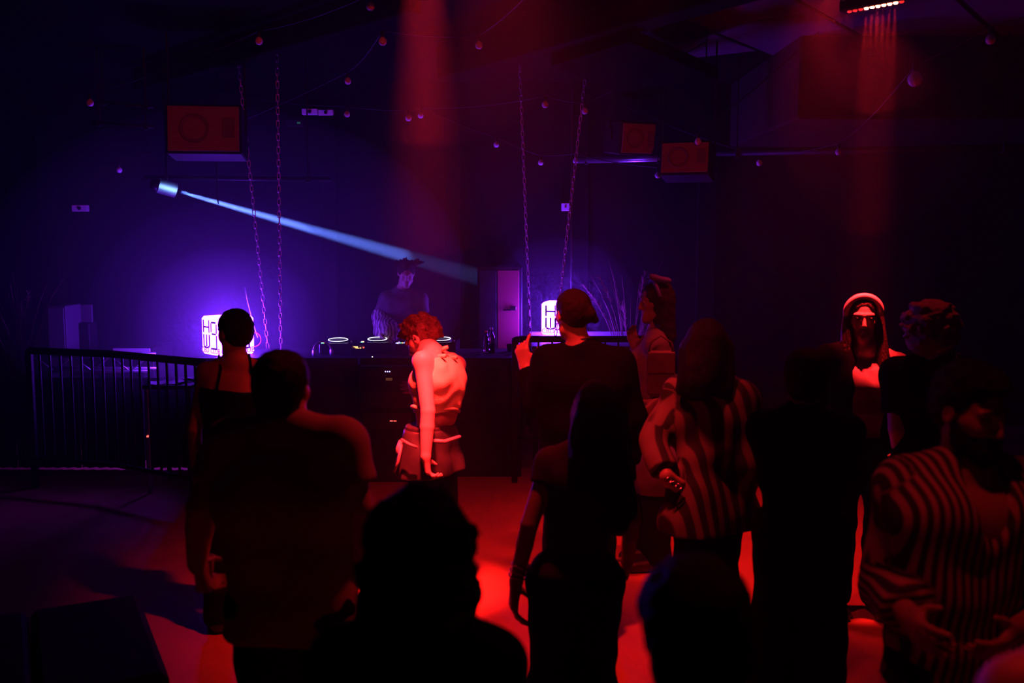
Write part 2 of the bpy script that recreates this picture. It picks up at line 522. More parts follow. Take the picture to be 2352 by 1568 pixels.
# amplifier on the desk's front
r = empty('amplifier', (XZ(888, 0, 8.5).x, 8.46, 0.0), label='rack amplifier with three violet lights at the front of the desk', cat='amplifier')
MB().bbox((0, 0, 0.5), (0.24, 0.07, 0.5), 0.008).build('case', M_black, r)
for z in (0.9, 0.72, 0.54):
    MB().bbox((0, -0.074, z), (0.21, 0.006, 0.07), 0.003).build('faceplate', M_blackgloss, r)
for k in range(3):
    MB().lathe([(0.006, 0), (0.005, 0.004)], 8, (-0.01 + 0.018 * k, -0.081, 0.96), Matrix.Rotation(math.radians(90), 3, 'X')).build('indicator', M_led_b, r)
MB().bbox((0.02, -0.081, 0.895), (0.028, 0.003, 0.012), 0.001).build('amber_display', emis('amber_display', (1, 0.35, 0.15), 0.07), r)
for k, w in ((0, 0.012), (0.024, 0.005), (0.038, 0.005)):
    MB().bbox((0.035 + k, -0.081, 0.535), (w, 0.003, 0.004), 0.001).build('indicator', M_led_r, r)
r = empty('desk_lamp', (XZ(852, 0, 8.6).x, 8.6, 1.05), label='tiny clip-on lamp with a white spot on the desk edge', cat='lamp')
MB().bbox((0, 0, 0.012), (0.012, 0.02, 0.012), 0.003).build('clip', M_black, r)
MB().lathe([(0.004, 0), (0.004, 0.004)], 8, (0, -0.021, 0.012), Matrix.Rotation(math.radians(90), 3, 'X')).build('diode', M_led_w, r)
# headphones lying at the left end of the desk
r = empty('headphones', (XZ(738, 0, 9.2).x, 9.2, DZ), 0.5, label='headphones lying at the left end of the players', cat='headphones')
MB().tube([(0.085 * math.cos(a), 0.03 + 0.02 * math.sin(a), 0.05 + 0.085 * math.sin(a)) for a in [math.pi * k / 14 for k in range(15)]], 0.008, 8).build('headband', M_alu, r, True)
for s in (-1, 1):
    MB().lathe([(0.02, -0.014), (0.036, -0.008), (0.036, 0.008), (0.02, 0.014)], 16, (s * 0.085, 0.03, 0.036), Matrix.Rotation(math.pi / 2, 3, 'Y')).build('ear_cup', M_alu, r, True)

# bottle and cups
def lathe_thing(name, loc, parts, label, cat):
    r = empty(name, loc, label=label, cat=cat)
    for n, prof, m in parts:
        MB().lathe(prof, 20).build(n, m, r, True)
    return r
zt = DZ
lathe_thing('water_bottle', (XZ(1128, 0, 9.5).x, 9.5, zt), [
    ('bottle', [(0.0, 0), (0.032, 0.002), (0.034, 0.02), (0.034, 0.09), (0.029, 0.11), (0.034, 0.13), (0.034, 0.16), (0.014, 0.20), (0.013, 0.222)], M_glass),
    ('cap', [(0.016, 0.221), (0.016, 0.243), (0.0, 0.244)], M_white),
    ('water', [(0.0, 0.004), (0.031, 0.005), (0.031, 0.085), (0.0, 0.086)], mat('water', (0.8, 0.85, 0.9), 0.02, trans=1.0))],
    'clear plastic water bottle standing at the right end of the desk', 'bottle')
lathe_thing('water_bottle', (XZ(1116, 0, 9.6).x, 9.6, zt), [
    ('bottle', [(0.0, 0), (0.028, 0.002), (0.03, 0.02), (0.03, 0.13), (0.012, 0.165), (0.012, 0.185)], M_glass),
    ('cap', [(0.014, 0.184), (0.014, 0.204), (0.0, 0.205)], M_redcable)],
    'shorter plastic bottle just left of the clear water bottle', 'bottle')
for px, py, h_, lab in ((1184, 9.5, 0.10, 'clear drinking glass on the desk in front of the locker door'), (1172, 9.62, 0.07, 'small clear cup beside the taller drinking glass')):
    lathe_thing('drinking_glass', (XZ(px, 0, py).x, py, zt), [
        ('glass', [(0.0, 0.0), (0.03, 0.001), (0.037, h_), (0.034, h_), (0.028, 0.008), (0.0, 0.008)], M_glass)], lab, 'glass')

# ------------------------------------------------------------------ chains
def link_mesh_data():
    mb = MB()
    n = 14
    L, w = 0.034, 0.0125
    pts = []
    for k in range(n):
        a = 2 * math.pi * k / n
        x = w * math.cos(a); z = w * math.sin(a)
        z += (L - w) if math.sin(a) > 0.01 else (-(L - w) if math.sin(a) < -0.01 else 0)
        pts.append((x, 0, z))
    mb.tube(pts, 0.0042, 5, closed=True)
    return mb.mesh('chain_link', M_chain, True)
LINK = link_mesh_data()
def chain(a, b, label):
    a = Vector(a); b = Vector(b)
    r = empty('chain', b, label=label, cat='chain', group='steel chains hanging beside the light boxes')
    d = a - b
    n = int(d.length / 0.0575)
    R = axes_from(d)
    for k in range(n + 1):
        p = d * ((k + 0.5) / (n + 1))
        o = link_mesh('chain_link', LINK, None, r)
        M = R.to_4x4() @ Matrix.Rotation(math.radians(25 + (90 if k % 2 else 0)), 4, 'Z')
        M.translation = p
        o.matrix_local = M
    return r
def top_at(px, py, d, a):      # continue the line from a up to the ceiling
    p = W(px, py, d)
    t = (RZ - a.z) / (p.z - a.z)
    return a + (p - a) * t
a = W(616, 800, 9.3); a.z = max(a.z, DZ + 0.01); chain(top_at(567, 330, 9.3, a), a, 'slanting steel chain nearest the left light box')
a = W(646, 818, 9.0); a.z = max(a.z, DZ + 0.01); chain(top_at(640, 400, 9.0, a), a, 'straight steel chain right of the left light box')
a = W(1218, 764, 9.9); a.z = max(a.z, 1.10); chain(top_at(1203, 380, 9.9, a), a, 'steel chain between the locker and the right light box')
a = W(1276, 770, 9.65); a.z = max(a.z, 1.10); chain(top_at(1322, 370, 9.65, a), a, 'steel chain crossing the front of the right light box')

# ------------------------------------------------------------------ cables
def cable(name, pts, r, m, label):
    return tag(MB().tube(pts, r, 6).build(name, m, None, True), label, 'cable')
cable('power_cable', [W(563, 660, 9.75), W(568, 690, 9.7), W(577, 725, 9.7), W(586, 757, 9.65), W(592, 775, 9.62)], 0.005, M_whitecable, 'thin white cable running down behind the left light box')
arc = [W(583 + 17 * math.sin(math.pi * k / 10), 763 + 33 * (1 - math.cos(math.pi * k / 10)) / 2, 9.5) for k in range(11)]
cable('power_cable', arc, 0.006, M_redcable, 'red cable looping out of the left light box')
pts = [W(1497, 480, 9.5)]
cable('hanging_cable', [W(497, 150, 9.1) + Vector((0, 0, RZ - 0.03 - W(497, 150, 9.1).z)), W(498, 400, 9.1), W(499, 456, 9.1), W(502, 468, 9.1)], 0.006, M_rubber, 'thin black cable hanging from the ceiling across the blue beam')

# ------------------------------------------------------------------ hanging speakers
def hung_speaker(c, size, yaw, tilt, label, mfront, group='wooden speakers hung from the ceiling'):
    w, d, h = size
    r = empty('hanging_speaker', c, label=label, cat='speaker', group=group)
    R = Matrix.Rotation(yaw, 3, 'Z') @ Matrix.Rotation(tilt, 3, 'X')
    def loc(p): return R @ Vector(p)
    MB().bbox((0, 0, 0), (w / 2, d / 2, h / 2), 0.012, R).build('cabinet', M_wood_black, r)
    b = MB().bbox(loc((0, -d / 2 - 0.004, 0)), (w / 2 - 0.02, 0.012, h / 2 - 0.02), 0.004, R).build('front_baffle', mfront, r)
    RR = R @ Matrix.Rotation(math.pi / 2, 3, 'X')
    MB().lathe([(h * 0.30, 0.010), (h * 0.30, 0.022), (h * 0.27, 0.022), (h * 0.2, 0.008), (h * 0.07, -0.004), (0.0, 0.006)], 24, loc((-w * 0.12, -d / 2 - 0.004, 0)), RR, cap=False).build('woofer_cone', mat('speaker_cone', (0.22, 0.105, 0.05), 0.7), b, True)
    MB().bbox(loc((w * 0.33, -d / 2 - 0.018, h * 0.02)), (w * 0.08, 0.008, h * 0.2), 0.004, R).build('horn', mat('speaker_cone', (0.22, 0.105, 0.05), 0.7), b)
    for sx in (-1, 1):
        p = loc((sx * (w / 2 + 0.006), 0.02, h * 0.1))
        MB().bbox(p, (0.008, 0.03, 0.05), 0.003, R).build('bracket', M_black, r)
        MB().tube([p, (p.x, p.y, RZ - c[2])], 0.009, 6).build('hanger_rod', M_black, r)
    return r
c = W(464, 302, 8.2)
hung_speaker((c.x, c.y + 0.15, c.z), (0.60, 0.36, 0.40), math.radians(7), math.radians(-6), 'big brown-fronted speaker hanging at the upper left above the blue beam', M_brown)
c = W(1446, 316, 9.2)
hung_speaker((c.x, c.y, c.z), (0.37, 0.3, 0.30), math.radians(24), math.radians(8), 'brown speaker hanging above the steel pipe, nearer the middle', M_brown)
c = W(1580, 372, 8.6)
hung_speaker((c.x, c.y, c.z), (0.43, 0.3, 0.29), math.radians(-20), math.radians(-10), 'brown speaker hanging lowest at the right, below the first', M_brown)
# small box on the wall and pale plates standing in for reflections
def small_box(name, px, py, d, w, h, label, cat, m=M_white):
    p = W(px, py, d)
    r = empty(name, (p.x, p.y, p.z - h / 2), label=label, cat=cat)
    MB().bbox((0, 0.03, h / 2), (w / 2, 0.03, h / 2), 0.006).build('case', m, r)
    MB().lathe([(w * 0.12, 0), (w * 0.10, 0.012)], 12, (0, -0.0, h / 2), Matrix.Rotation(math.pi / 2, 3, 'X')).build('sensor', M_blackgloss, r)
    MB().bbox((0, 0.075, h / 2), (0.02, 0.02, 0.02), 0.003).build('mount', M_black, r)
    return r
small_box('motion_sensor', 1299, 475, RY1 - 0.1, 0.09, 0.085, 'small square wall sensor above the right light box', 'sensor')
small_box('wall_reflection', 182, 478, RY1 - 0.1, 0.17, 0.07, 'flat pale plate standing for a reflection low on the left of the rear wall', 'glint')
small_box('wall_reflection', 711, 256, RY1 - 0.1, 0.17, 0.065, 'left one of two pale plates standing for reflections on the wall above the decks', 'glint')
small_box('wall_reflection', 748, 258, RY1 - 0.1, 0.16, 0.065, 'right one of two pale plates standing for reflections on the wall above the decks', 'glint')
# escape sign: green glow of a small lit pictogram plate
p = W(675, 282, RY1 - 0.09)
r = empty('exit_light', (p.x, p.y, p.z), label='tiny green lit sign high on the rear wall', cat='sign')
MB().bbox((0, 0.04, 0), (0.09, 0.03, 0.035), 0.004).build('case', M_black, r)
MB().bbox((0.05, 0.006, 0), (0.018, 0.003, 0.01), 0.001).build('lit_arrow', emis('exit_green', (0.05, 0.5, 0.35), 0.12), r)

# ------------------------------------------------------------------ festoon bulbs
bulb_px = [(595, 95, 7.6), (851, 15, 6.6), (879, 96, 7.0), (799, 187, 8.6), (797, 263, 9.4), (938, 272, 9.2), (966, 266, 9.8), (1100, 105, 7.8),
           (1252, 241, 8.6), (1343, 256, 9.0), (1242, 374, 10.4), (1140, 333, 10.2), (1603, 326, 8.4), (1511, 403, 9.4),
           (1744, 375, 9.6), (1926, 350, 8.6), (1322, 370, 10.2), (274, 391, 10.0), (207, 237, 8.2), (2102, 177, 6.4), (2275, 92, 6.0)]
where = ['far left above the big speaker', 'at the top edge left of the red beam', 'reddest one left of the red beam', 'below the ceiling line left of the beam',
         'beside the pale wall glints', 'low in the red beam', 'behind the low one in the red beam', 'right of the red beam under the ceiling boards',
         'reddish one above the chain by the locker', 'just right of the reddish one', 'low one near the chain by the locker', 'tiny one right of the red beam',
         'on top of the right brown speaker', 'at the corner of the right brown speaker', 'right of the brown speakers', 'at the foot of the right red beam lamp',
         'at the left end of the steel pipe', 'left of the blue beam lamp', 'at the far upper left by the thin pipes', 'bigger pale one at the upper right', 'at the far upper right edge']
bulbs = []
sock_me = MB().lathe([(0.012, 0.0), (0.014, 0.01), (0.014, 0.04), (0.006, 0.045)], 12).mesh('socket', M_rubber, True)
globe_me = MB().lathe([(0.0, -0.056), (0.014, -0.053), (0.024, -0.044), (0.0285, -0.030), (0.0265, -0.016), (0.018, -0.004), (0.012, 0.002)], 16, cap=False).mesh('globe', M_bulb, True)
for (px, py, d), wh in zip(bulb_px, where):
    p = W(px, py, d)
    p.z += 0.03
    r = empty('festoon_bulb', p, label='unlit round festoon bulb ' + wh, cat='bulb', group='festoon bulbs under the ceiling')
    if px in (2102,): r.scale = (1.6, 1.6, 1.6)
    link_mesh('globe', globe_me, None, r); link_mesh('socket', sock_me, None, r)
    bulbs.append(p + Vector((0, 0, 0.045)))
def festoon(idx, label, ends=()):
    pts = [bulbs[i] for i in idx]
    ctrl = []
    allp = ([Vector(ends[0])] if ends else []) + pts + ([Vector(ends[1])] if ends else [])
    for a, b in zip(allp[:-1], allp[1:]):
        n = 8
        for k in range(n):
            t = k / n
            p = a.lerp(b, t); p.z -= 0.06 * (a - b).length * 4 * t * (1 - t) * 0.35
            ctrl.append(p)
    ctrl.append(allp[-1])
    tag(MB().tube(ctrl, 0.0045, 5).build('festoon_cable', M_rubber, None, True), label, 'cable', 'cables of the festoon bulbs')
festoon([18, 0, 1], 'festoon cable over the upper left above the big speaker', ((-4.6, 9.5, 3.69), (-0.9, 5.2, 3.69)))
festoon([17, 3, 2, 7], 'festoon cable crossing from the blue lamp to the ceiling boards', ((-5.2, 10.9, 3.3), (0.3, 5.8, 3.69)))
festoon([4, 5, 6, 8, 9], 'festoon cable behind the red beam', ((-3.3, 10.9, 3.69), (1.6, 8.3, 3.69)))
festoon([11, 10, 16, 13, 12], 'festoon cable running past the brown speakers', ((-1.0, 10.9, 3.5), (2.4, 8.0, 3.69)))
festoon([14, 15, 19, 20], 'festoon cable over the right side of the room', ((1.2, 10.9, 3.5), (4.0, 5.0, 3.69)))

# ------------------------------------------------------------------ railings
def railing(pts, z_top, z_bot, label, spacing=0.11, rail=0.03):
    r = empty('railing', (pts[0][0], pts[0][1], 0), label=label, cat='railing', group='black railings of the booth')
    top = [Vector((x, y, z_top)) for x, y in pts]
    bot = [Vector((x, y, z_bot)) for x, y in pts]
    wpart(r, 'top_rail', MB().tube(top, rail, 8), M_black, True)
    wpart(r, 'bottom_rail', MB().tube(bot, rail * 0.7, 8), M_black, True)
    seg = 0.0
    for a, b in zip(top[:-1], top[1:]):
        L = (b - a).length
        n = max(1, int(round(L / spacing)))
        for k in range(n):
            p = a.lerp(b, k / n)
            wpart(r, 'baluster', MB().box(((p.x), p.y, (z_top + z_bot) / 2), (0.008, 0.008, (z_top - z_bot) / 2)), M_black)
    for p in (top[0], top[-1]):
        wpart(r, 'post', MB().bbox((p.x, p.y, z_top / 2), (0.025, 0.025, z_top / 2), 0.005), M_black)
    return r
c0 = W(66, 800, 8.2); c1 = W(470, 838, 7.4)
railing([(c0.x, 8.2), (c0.x + 0.8, 7.95), (c1.x, 7.4)], 1.16, 0.25, 'black railing at the left of the booth in front of the truss')
rp = [W(1182, 800, 8.38), W(1186, 790, 8.46), W(1205, 785, 8.5), W(1300, 772, 8.5), W(1480, 765, 8.5)]
railing([(p.x, p.y) for p in rp], 1.225, 0.35, 'black rounded railing at the right of the booth by the raised hand', 0.105, 0.028)

# ------------------------------------------------------------------ truss, boards and boxes at the left
r = empty('lighting_truss', W(95, 830, 9.3), label='aluminium truss lying behind the left railing', cat='truss')
za, zb = 0.98, 0.86
A = W(85, 815, 9.3); B = W(345, 812, 9.3)
ax, bx = A.x, B.x
for z in (0.985, 0.845):
    for y in (9.25, 9.45):
        wpart(r, 'chord', MB().tube([(ax, y, z), (bx, y, z)], 0.017, 8), M_alu, True)
n = 6
for k in range(n):
    x0 = ax + (bx - ax) * k / n; x1 = ax + (bx - ax) * (k + 1) / n
    zz = (0.985, 0.845) if k % 2 == 0 else (0.845, 0.985)
    wpart(r, 'brace', MB().tube([(x0, 9.25, zz[0]), (x1, 9.25, zz[1])], 0.008, 6), M_alu, True)
for x in (ax + 0.1, bx - 0.1):
    wpart(r, 'foot_block', MB().bbox((x, 9.35, 0.415), (0.06, 0.14, 0.415), 0.01), M_black)
# white board on a flight case
p = W(310, 804, 9.7)
r = empty('flight_case', (p.x, 9.9, 0), label='flight case with a pale front edge behind the left railing', cat='case')
MB().bbox((0, 0, 0.44), (0.21, 0.28, 0.44), 0.01).build('case', M_wood_black, r)
MB().bbox((0.0, -0.285, 0.985), (0.18, 0.006, 0.035), 0.002).build('pale_board', M_white, r)
MB().bbox((0.0, 0, 0.95), (0.21, 0.28, 0.07), 0.01).build('lid', M_wood_black, r)
# speaker cabinets
def floor_cab(px0, px1, py0, d, label, depth=0.35, m=M_steel):
    a = W(px0, py0, d); b = W(px1, py0, d)
    w = (b.x - a.x)
    r = empty('speaker_cabinet', ((a.x + b.x) / 2, d + depth / 2, 0), label=label, cat='speaker')
    h = a.z
    MB().bbox((0, 0, h / 2), (w / 2, depth / 2, h / 2), 0.01).build('cabinet', mat('cabinet_paint', (0.12, 0.105, 0.12), 0.7, noise=0.15), r)
    g = MB().bbox((0, -depth / 2 - 0.004, h / 2), (w / 2 - 0.02, 0.008, h / 2 - 0.02), 0.004).build('grille', M_grille if m is None else m, r)
    return r
floor_cab(105, 151, 702, 9.8, 'tall pale cabinet at the far left behind the truss', m=mat('cabinet_paint', (0.12, 0.105, 0.12), 0.7))
r = empty('projection_panel', (W(183, 720, 10.1).x, 10.15, 0), label='pale panel on a dark stand beside the tall left cabinet', cat='panel')
a = W(157, 700, 10.1); b = W(208, 741, 10.1)
MB().bbox((0, 0, (a.z + b.z) / 2), ((b.x - a.x) / 2, 0.015, (a.z - b.z) / 2), 0.004).build('panel', mat('cabinet_paint', (0.12, 0.105, 0.12), 0.7), r)
MB().bbox((0, 0.02, b.z / 2), ((b.x - a.x) / 2 * 0.95, 0.1, b.z / 2), 0.01).build('stand', M_wood_black, r)
# low table with papers
p = W(368, 885, 8.0)
zt2 = p.z
r = empty('low_table', (p.x + 0.05, 8.25, 0), label='low black table with papers left of the woman in the strappy top', cat='table')
MB().bbox((0, 0, zt2 - 0.015), (0.2, 0.26, 0.015), 0.004).build('table_top', M_wood_black, r)
for sx in (-1, 1):
    for sy in (-1, 1):
        MB().bbox((sx * 0.17, sy * 0.23, (zt2 - 0.03) / 2), (0.014, 0.014, (zt2 - 0.03) / 2), 0.003).build('leg', M_alu if (sx, sy) == (-1, -1) else M_black, r)
MB().lathe([(0.008, 0), (0.008, 0.006)], 8, (-0.17, -0.246, zt2 - 0.42), Matrix.Rotation(math.pi / 2, 3, 'X')).build('red_glint', M_led_r, r)  # glowing disc stands in for a red glint on the leg
for k, (x, y, rz, w, lab) in enumerate(((-0.11, -0.14, 0.4, 0.07, 'white paper sheet at the front corner of the low table'), (0.05, -0.1, -0.3, 0.06, 'folded white leaflet in the middle of the low table'), (0.12, 0.1, 0.7, 0.05, 'small white leaflet at the back of the low table'))):
    mb = MB()
    n = 6
    for i in range(n):
        u0, u1 = -w + 2 * w * i / n, -w + 2 * w * (i + 1) / n
        f = lambda u: 0.004 + 0.012 * (u / w) ** 2
        mb.quad((u0, -0.1, f(u0)), (u1, -0.1, f(u1)), (u1, 0.1, f(u1)), (u0, 0.1, f(u0)))
        mb.quad((u0, -0.1, f(u0) - .002), (u0, 0.1, f(u0) - .002), (u1, 0.1, f(u1) - .002), (u1, -0.1, f(u1) - .002))
    o = mb.build('paper_sheet', M_paper, None, loc=(p.x + 0.05 + x, 8.25 + y, zt2), rot=(0, 0, rz))
    tag(o, lab, 'paper', 'papers on the low table')


# black drape panels added under the left railing to block box light
r = empty('blocking_skirt', (-3.9, 8.85, 0), label='added black pleated skirt below the left railing, blocking box light', cat='curtain')
for k in range(4):
    mb = MB(); x0 = -1.15 + k * 0.58; n = 24
    for i in range(n):
        u0, u1 = x0 + 0.57 * i / n, x0 + 0.57 * (i + 1) / n
        y0, y1 = 0.02 * math.sin(i * 1.57), 0.02 * math.sin((i + 1) * 1.57)
        for dy in (0, 0.006):
            mb.quad((u0, y0 + dy, 0.02), (u1, y1 + dy, 0.02), (u1, y1 + dy, 0.82), (u0, y0 + dy, 0.82))
    mb.build('curtain_panel', mat('black_molton', (0.012, 0.012, 0.013), 0.95), r)
MB().tube([(-1.17, 0, 0.83), (1.19, 0, 0.83)], 0.014, 8).build('curtain_rail', M_black, r, True)
for x in (-1.17, 1.19):
    MB().tube([(x, 0, 0), (x, 0, 0.83)], 0.014, 8).build('upright', M_black, r, True)

# vertical pole right of the right light box
p = W(1312, 620, 10.72)
r = empty('steel_pole', (p.x, 10.72, 0), label='thin vertical pole rising behind the right light box', cat='pole')
MB().lathe([(0.13, 0), (0.13, 0.015), (0.02, 0.02), (0.013, 0.03), (0.013, RZ - 0.005)], 12).build('pole', M_alu, r, True)
MB().lathe([(0.02, 0), (0.022, 0.02), (0.02, 0.04)], 12, (0, 0, 1.6)).build('collar', M_black, r, True)

# ------------------------------------------------------------------ dried grasses
def grass_plant(loc, n, h, spread, seed, label, plumes=8):
    rnd = random.Random(seed)
    r = empty('dried_grass', loc, label=label, cat='plant')
    MB().lathe([(0.10, 0), (0.13, 0.02), (0.17, 0.36), (0.175, 0.42), (0.15, 0.42), (0.14, 0.36), (0.0, 0.35)], 20).build('pot', M_black, r, True)
    for k in range(n):
        a = rnd.uniform(0, 2 * math.pi); hh = h * rnd.uniform(0.6, 1.0); s = spread * rnd.uniform(0.3, 1.0)
        pts = []; rad = []
        for i in range(7):
            t = i / 6
            rr = s * t ** 2.0
            pts.append((0.06 * math.cos(a) + rr * math.cos(a), 0.06 * math.sin(a) + rr * math.sin(a), 0.34 + (hh - 0.34) * (t - 0.12 * t ** 3)))
            rad.append(0.0055 * (1 - 0.75 * t))
        st = MB().tube(pts, rad, 5).build('stalk' if k < plumes else 'blade', M_grass, r, True)
        if k < plumes:
            tip = Vector(pts[-1]); d = (tip - Vector(pts[-2])).normalized()
            mb = MB()
            for q_ in range(46):
                t = rnd.random()
                base = tip - d * (0.32 * (1 - t)) + Vector((0, 0, 0))
                out = Vector((rnd.gauss(0, 1), rnd.gauss(0, 1), rnd.gauss(0, 0.4))).normalized()
                ln = 0.10 * (1 - 0.5 * t)
                e = base + d * ln + out * ln * 0.55 - Vector((0, 0, 0.02))
                mb.tube([base, base.lerp(e, 0.5) + Vector((0, 0, 0.01)), e], [0.0022, 0.0018, 0.0006], 3, caps=False)
            pl = mb.build('plume', M_grass, st, True)
    return r
p = W(1425, 780, 10.2)
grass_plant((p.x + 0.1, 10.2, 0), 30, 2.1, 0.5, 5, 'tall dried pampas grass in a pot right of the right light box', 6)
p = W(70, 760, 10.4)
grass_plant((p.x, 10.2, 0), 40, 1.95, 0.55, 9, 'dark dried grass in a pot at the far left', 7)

# ------------------------------------------------------------------ blue beam lamp
p = W(384, 432, 9.15)
tgt = Vector((lk.x - 0.235, 10.72, W(1094, 636, 10.68).z))
d = (tgt - p).normalized()
r = empty('beam_lamp', p, label='cylindrical lamp glowing blue-white and throwing the narrow beam', cat='lamp')
R = axes_from(d)
M_frost = mat('frosted_glass_tube', (0.85, 0.9, 1.0), 0.55, trans=1.0)
MB().lathe([(0.062, -0.08), (0.068, -0.078), (0.068, 0.078), (0.062, 0.08), (0.061, 0.076), (0.061, -0.076), (0.062, -0.08)], 32, (0, 0, 0), R, cap=False).build('glass_barrel', M_frost, r, True)
MB().tube([R @ Vector((0, 0, -0.07)), R @ Vector((0, 0, 0.07))], 0.017, 12).build('lamp_tube', emis('beam_tube', (0.22, 0.42, 1.0), 4.0), r, True)
MB().lathe([(0.0, -0.15), (0.045, -0.145), (0.06, -0.081), (0.0, -0.08)], 20, (0, 0, 0), R, cap=False).build('rear_cap', M_black, r, True)
MB().lathe([(0.0, 0.081), (0.03, 0.081), (0.03, 0.084), (0.0, 0.084)], 20, (0, 0, 0), R, cap=False).build('lens', emis('beam_lens', (0.3, 0.5, 1.0), 3.0), r, True)
MB().tube([(0, 0.0, 0.068), (0, 0, 0.13), (0, 0, RZ - p.z)], 0.01, 8).build('stem', M_black, r, True)
spot('beam_light', p + d * 0.088, tgt, POWER_BEAM, (0.11, 0.20, 1.0), 3.8, 0.5, 0.016, r)

# ------------------------------------------------------------------ red diode bars
M_lens_on = emis('diode_on', (1.0, 0.22, 0.12), 22.0)
M_lens_dim = emis('diode_dim', (1.0, 0.02, 0.02), 1.6)
M_dot = emis('diode_dot', (1.0, 0.5, 0.5), 8.0)
def led_bar(a, b, n, lit, target, power, angle, blend, label, rad, every=1):
    a = Vector(a); b = Vector(b); c = (a + b) / 2
    r = empty('led_bar', c, label=label, cat='light bar', group='red light bars on the ceiling')
    u = (b - a).normalized(); L = (b - a).length
    dn = (Vector(target) - c).normalized()
    side = u.cross(dn).normalized(); dn = side.cross(u).normalized()
    R = Matrix((u, side, dn)).transposed()
    MB().bbox(-dn * 0.035, (L / 2 + 0.03, 0.032, 0.03), 0.008, R).build('housing', M_black, r)
    for s in (-1, 1):
        q0 = u * (s * L * 0.35) - dn * 0.05
        MB().tube([q0, (q0.x, q0.y, RZ - c.z)], 0.008, 6).build('bracket', M_black, r)
    for k in range(n):
        p = u * (((k + 0.5) / n - 0.5) * L)
        on = k in lit
        MB().lathe([(0.0, 0.004), (0.008, 0.003), (0.0115, -0.003), (0.0125, -0.006)], 12, p, R, cap=False).build('diode', M_lens_on if on else M_lens_dim, r, True)
        if on and (k - lit[0]) % every == 0:
            spot('diode_light', c + p + dn * 0.012, Vector(target) + p * 1.0, power, RED, angle, blend, rad, r)
    return r
a = W(1945, 29, 5.45); b = W(2078, 4, 5.2)
led_bar(a, b, 10, [3, 4, 5, 6, 7, 8], (1.89, 5.57, 0.0), POWER_BAR_RIGHT, 11, 1.0, 'black light bar with red diodes in view at the upper right', 0.006, 1)
spot('diode_spill', (a + b) / 2 + Vector((0, 0.0, -0.02)), (1.95, 5.0, 0.0), 38.0, RED, 100, 1.0, 0.03)
led_bar((-0.50, 4.44, 3.46), (-0.24, 4.40, 3.46), 10, [2, 3, 4, 5, 6, 7], (-0.47, 5.78, 0.0), POWER_BAR_CENTRE, 18, 1.0, 'red light bar just above the picture over the bent dancer', 0.02, 2)
led_bar((-0.12, 3.98, 3.46), (0.28, 3.94, 3.46), 10, [2, 3, 4, 5, 6, 7], (-0.05, 5.6, 0.0), POWER_FLOOD / 3, 70, 1.0, 'red light bar beside the dancer\'s bar, outside the picture', 0.03, 2)
led_bar((1.55, 5.66, 3.56), (1.90, 5.62, 3.56), 10, [2, 3, 4, 5, 6, 7], (1.70, 6.6, 0.0), POWER_FLOOD * 0.27, 62, 1.0, 'added red light bar flooding the floor by the striped shirts, outside the picture', 0.03, 2)  # unseen bar added for the wide floor light at the right
led_bar((0.62, 4.15, 3.46), (0.90, 4.25, 3.46), 10, [2, 3, 4, 5, 6, 7], (-0.40, 2.95, 1.5), 36.0, 40, 1.0, 'added red light bar that rims the shoulder of the man in the T-shirt, outside the picture', 0.02, 2)  # unseen bar added to light the T-shirt man's shoulder
led_bar((0.72, 2.25, 3.46), (0.98, 2.33, 3.46), 10, [2, 3, 4, 5, 6, 7], (0.95, 1.95, 1.2), 14.0, 70, 1.0, 'added red light bar for the bare shoulder in the right foreground, outside the picture', 0.02, 2)  # unseen bar added to redden the corner shoulder and the bearded man

# red wash can behind the camera
r = empty('par_can', (1.3, -1.2, 3.2), label='red wash lamp hung behind the crowd', cat='lamp')
d = (Vector((-0.6, 8.5, 3.1)) - Vector((1.3, -1.2, 3.2))).normalized()
R = axes_from(d)
MB().lathe([(0.0, -0.16), (0.07, -0.14), (0.09, -0.02), (0.095, 0.1), (0.09, 0.1), (0.08, -0.02), (0.0, -0.03)], 24, (0, 0, 0), R, cap=False).build('can', M_black, r, True)
MB().lathe([(0.0, 0.0), (0.08, 0.0), (0.08, 0.004), (0.0, 0.004)], 24, (0, 0, 0), R, cap=False).build('lens', emis('par_lens', (1, 0.05, 0.03), 3.0), r, True)
MB().tube([(0.11 * math.cos(a_), 0, 0.13 * math.sin(a_)) for a_ in [math.pi * k / 10 for k in range(11)]], 0.008, 6).build('yoke', M_black, r, True)
MB().tube([(0, 0, 0.13), (0, 0, RZ - 3.2)], 0.012, 8).build('stem', M_black, r)
spot('par_light', Vector((1.3, -1.2, 3.2)) + d * 0.11, (-0.6, 8.5, 3.1), POWER_PAR, (1, 0.03, 0.015), 42, 0.6, 0.05, r)

# ------------------------------------------------------------------ bench at the lower left
r = empty('upholstered_bench', (-2.14, 3.75, 0), math.radians(27), label='dark upholstered bench at the lower left corner', cat='bench')
M_uph = mat('dark_upholstery', (0.03, 0.012, 0.008), 0.8, spec=0.05, noise=0.3, nscale=9, bump=0.3, bscale=14)
MB().bbox((0, 0, 0.2), (0.7, 0.5, 0.13), 0.01).build('base', M_uph, r)
for k in (-1, 0, 1):
    MB().bbox((k * 0.465, 0, 0.39), (0.23, 0.49, 0.06), 0.03).build('cushion', M_uph, r)
for sx in (-1, 1):
    for sy in (-1, 1):
        MB().lathe([(0.02, 0), (0.028, 0.08)], 10, (sx * 0.62, sy * 0.42, 0)).build('leg', M_black, r)

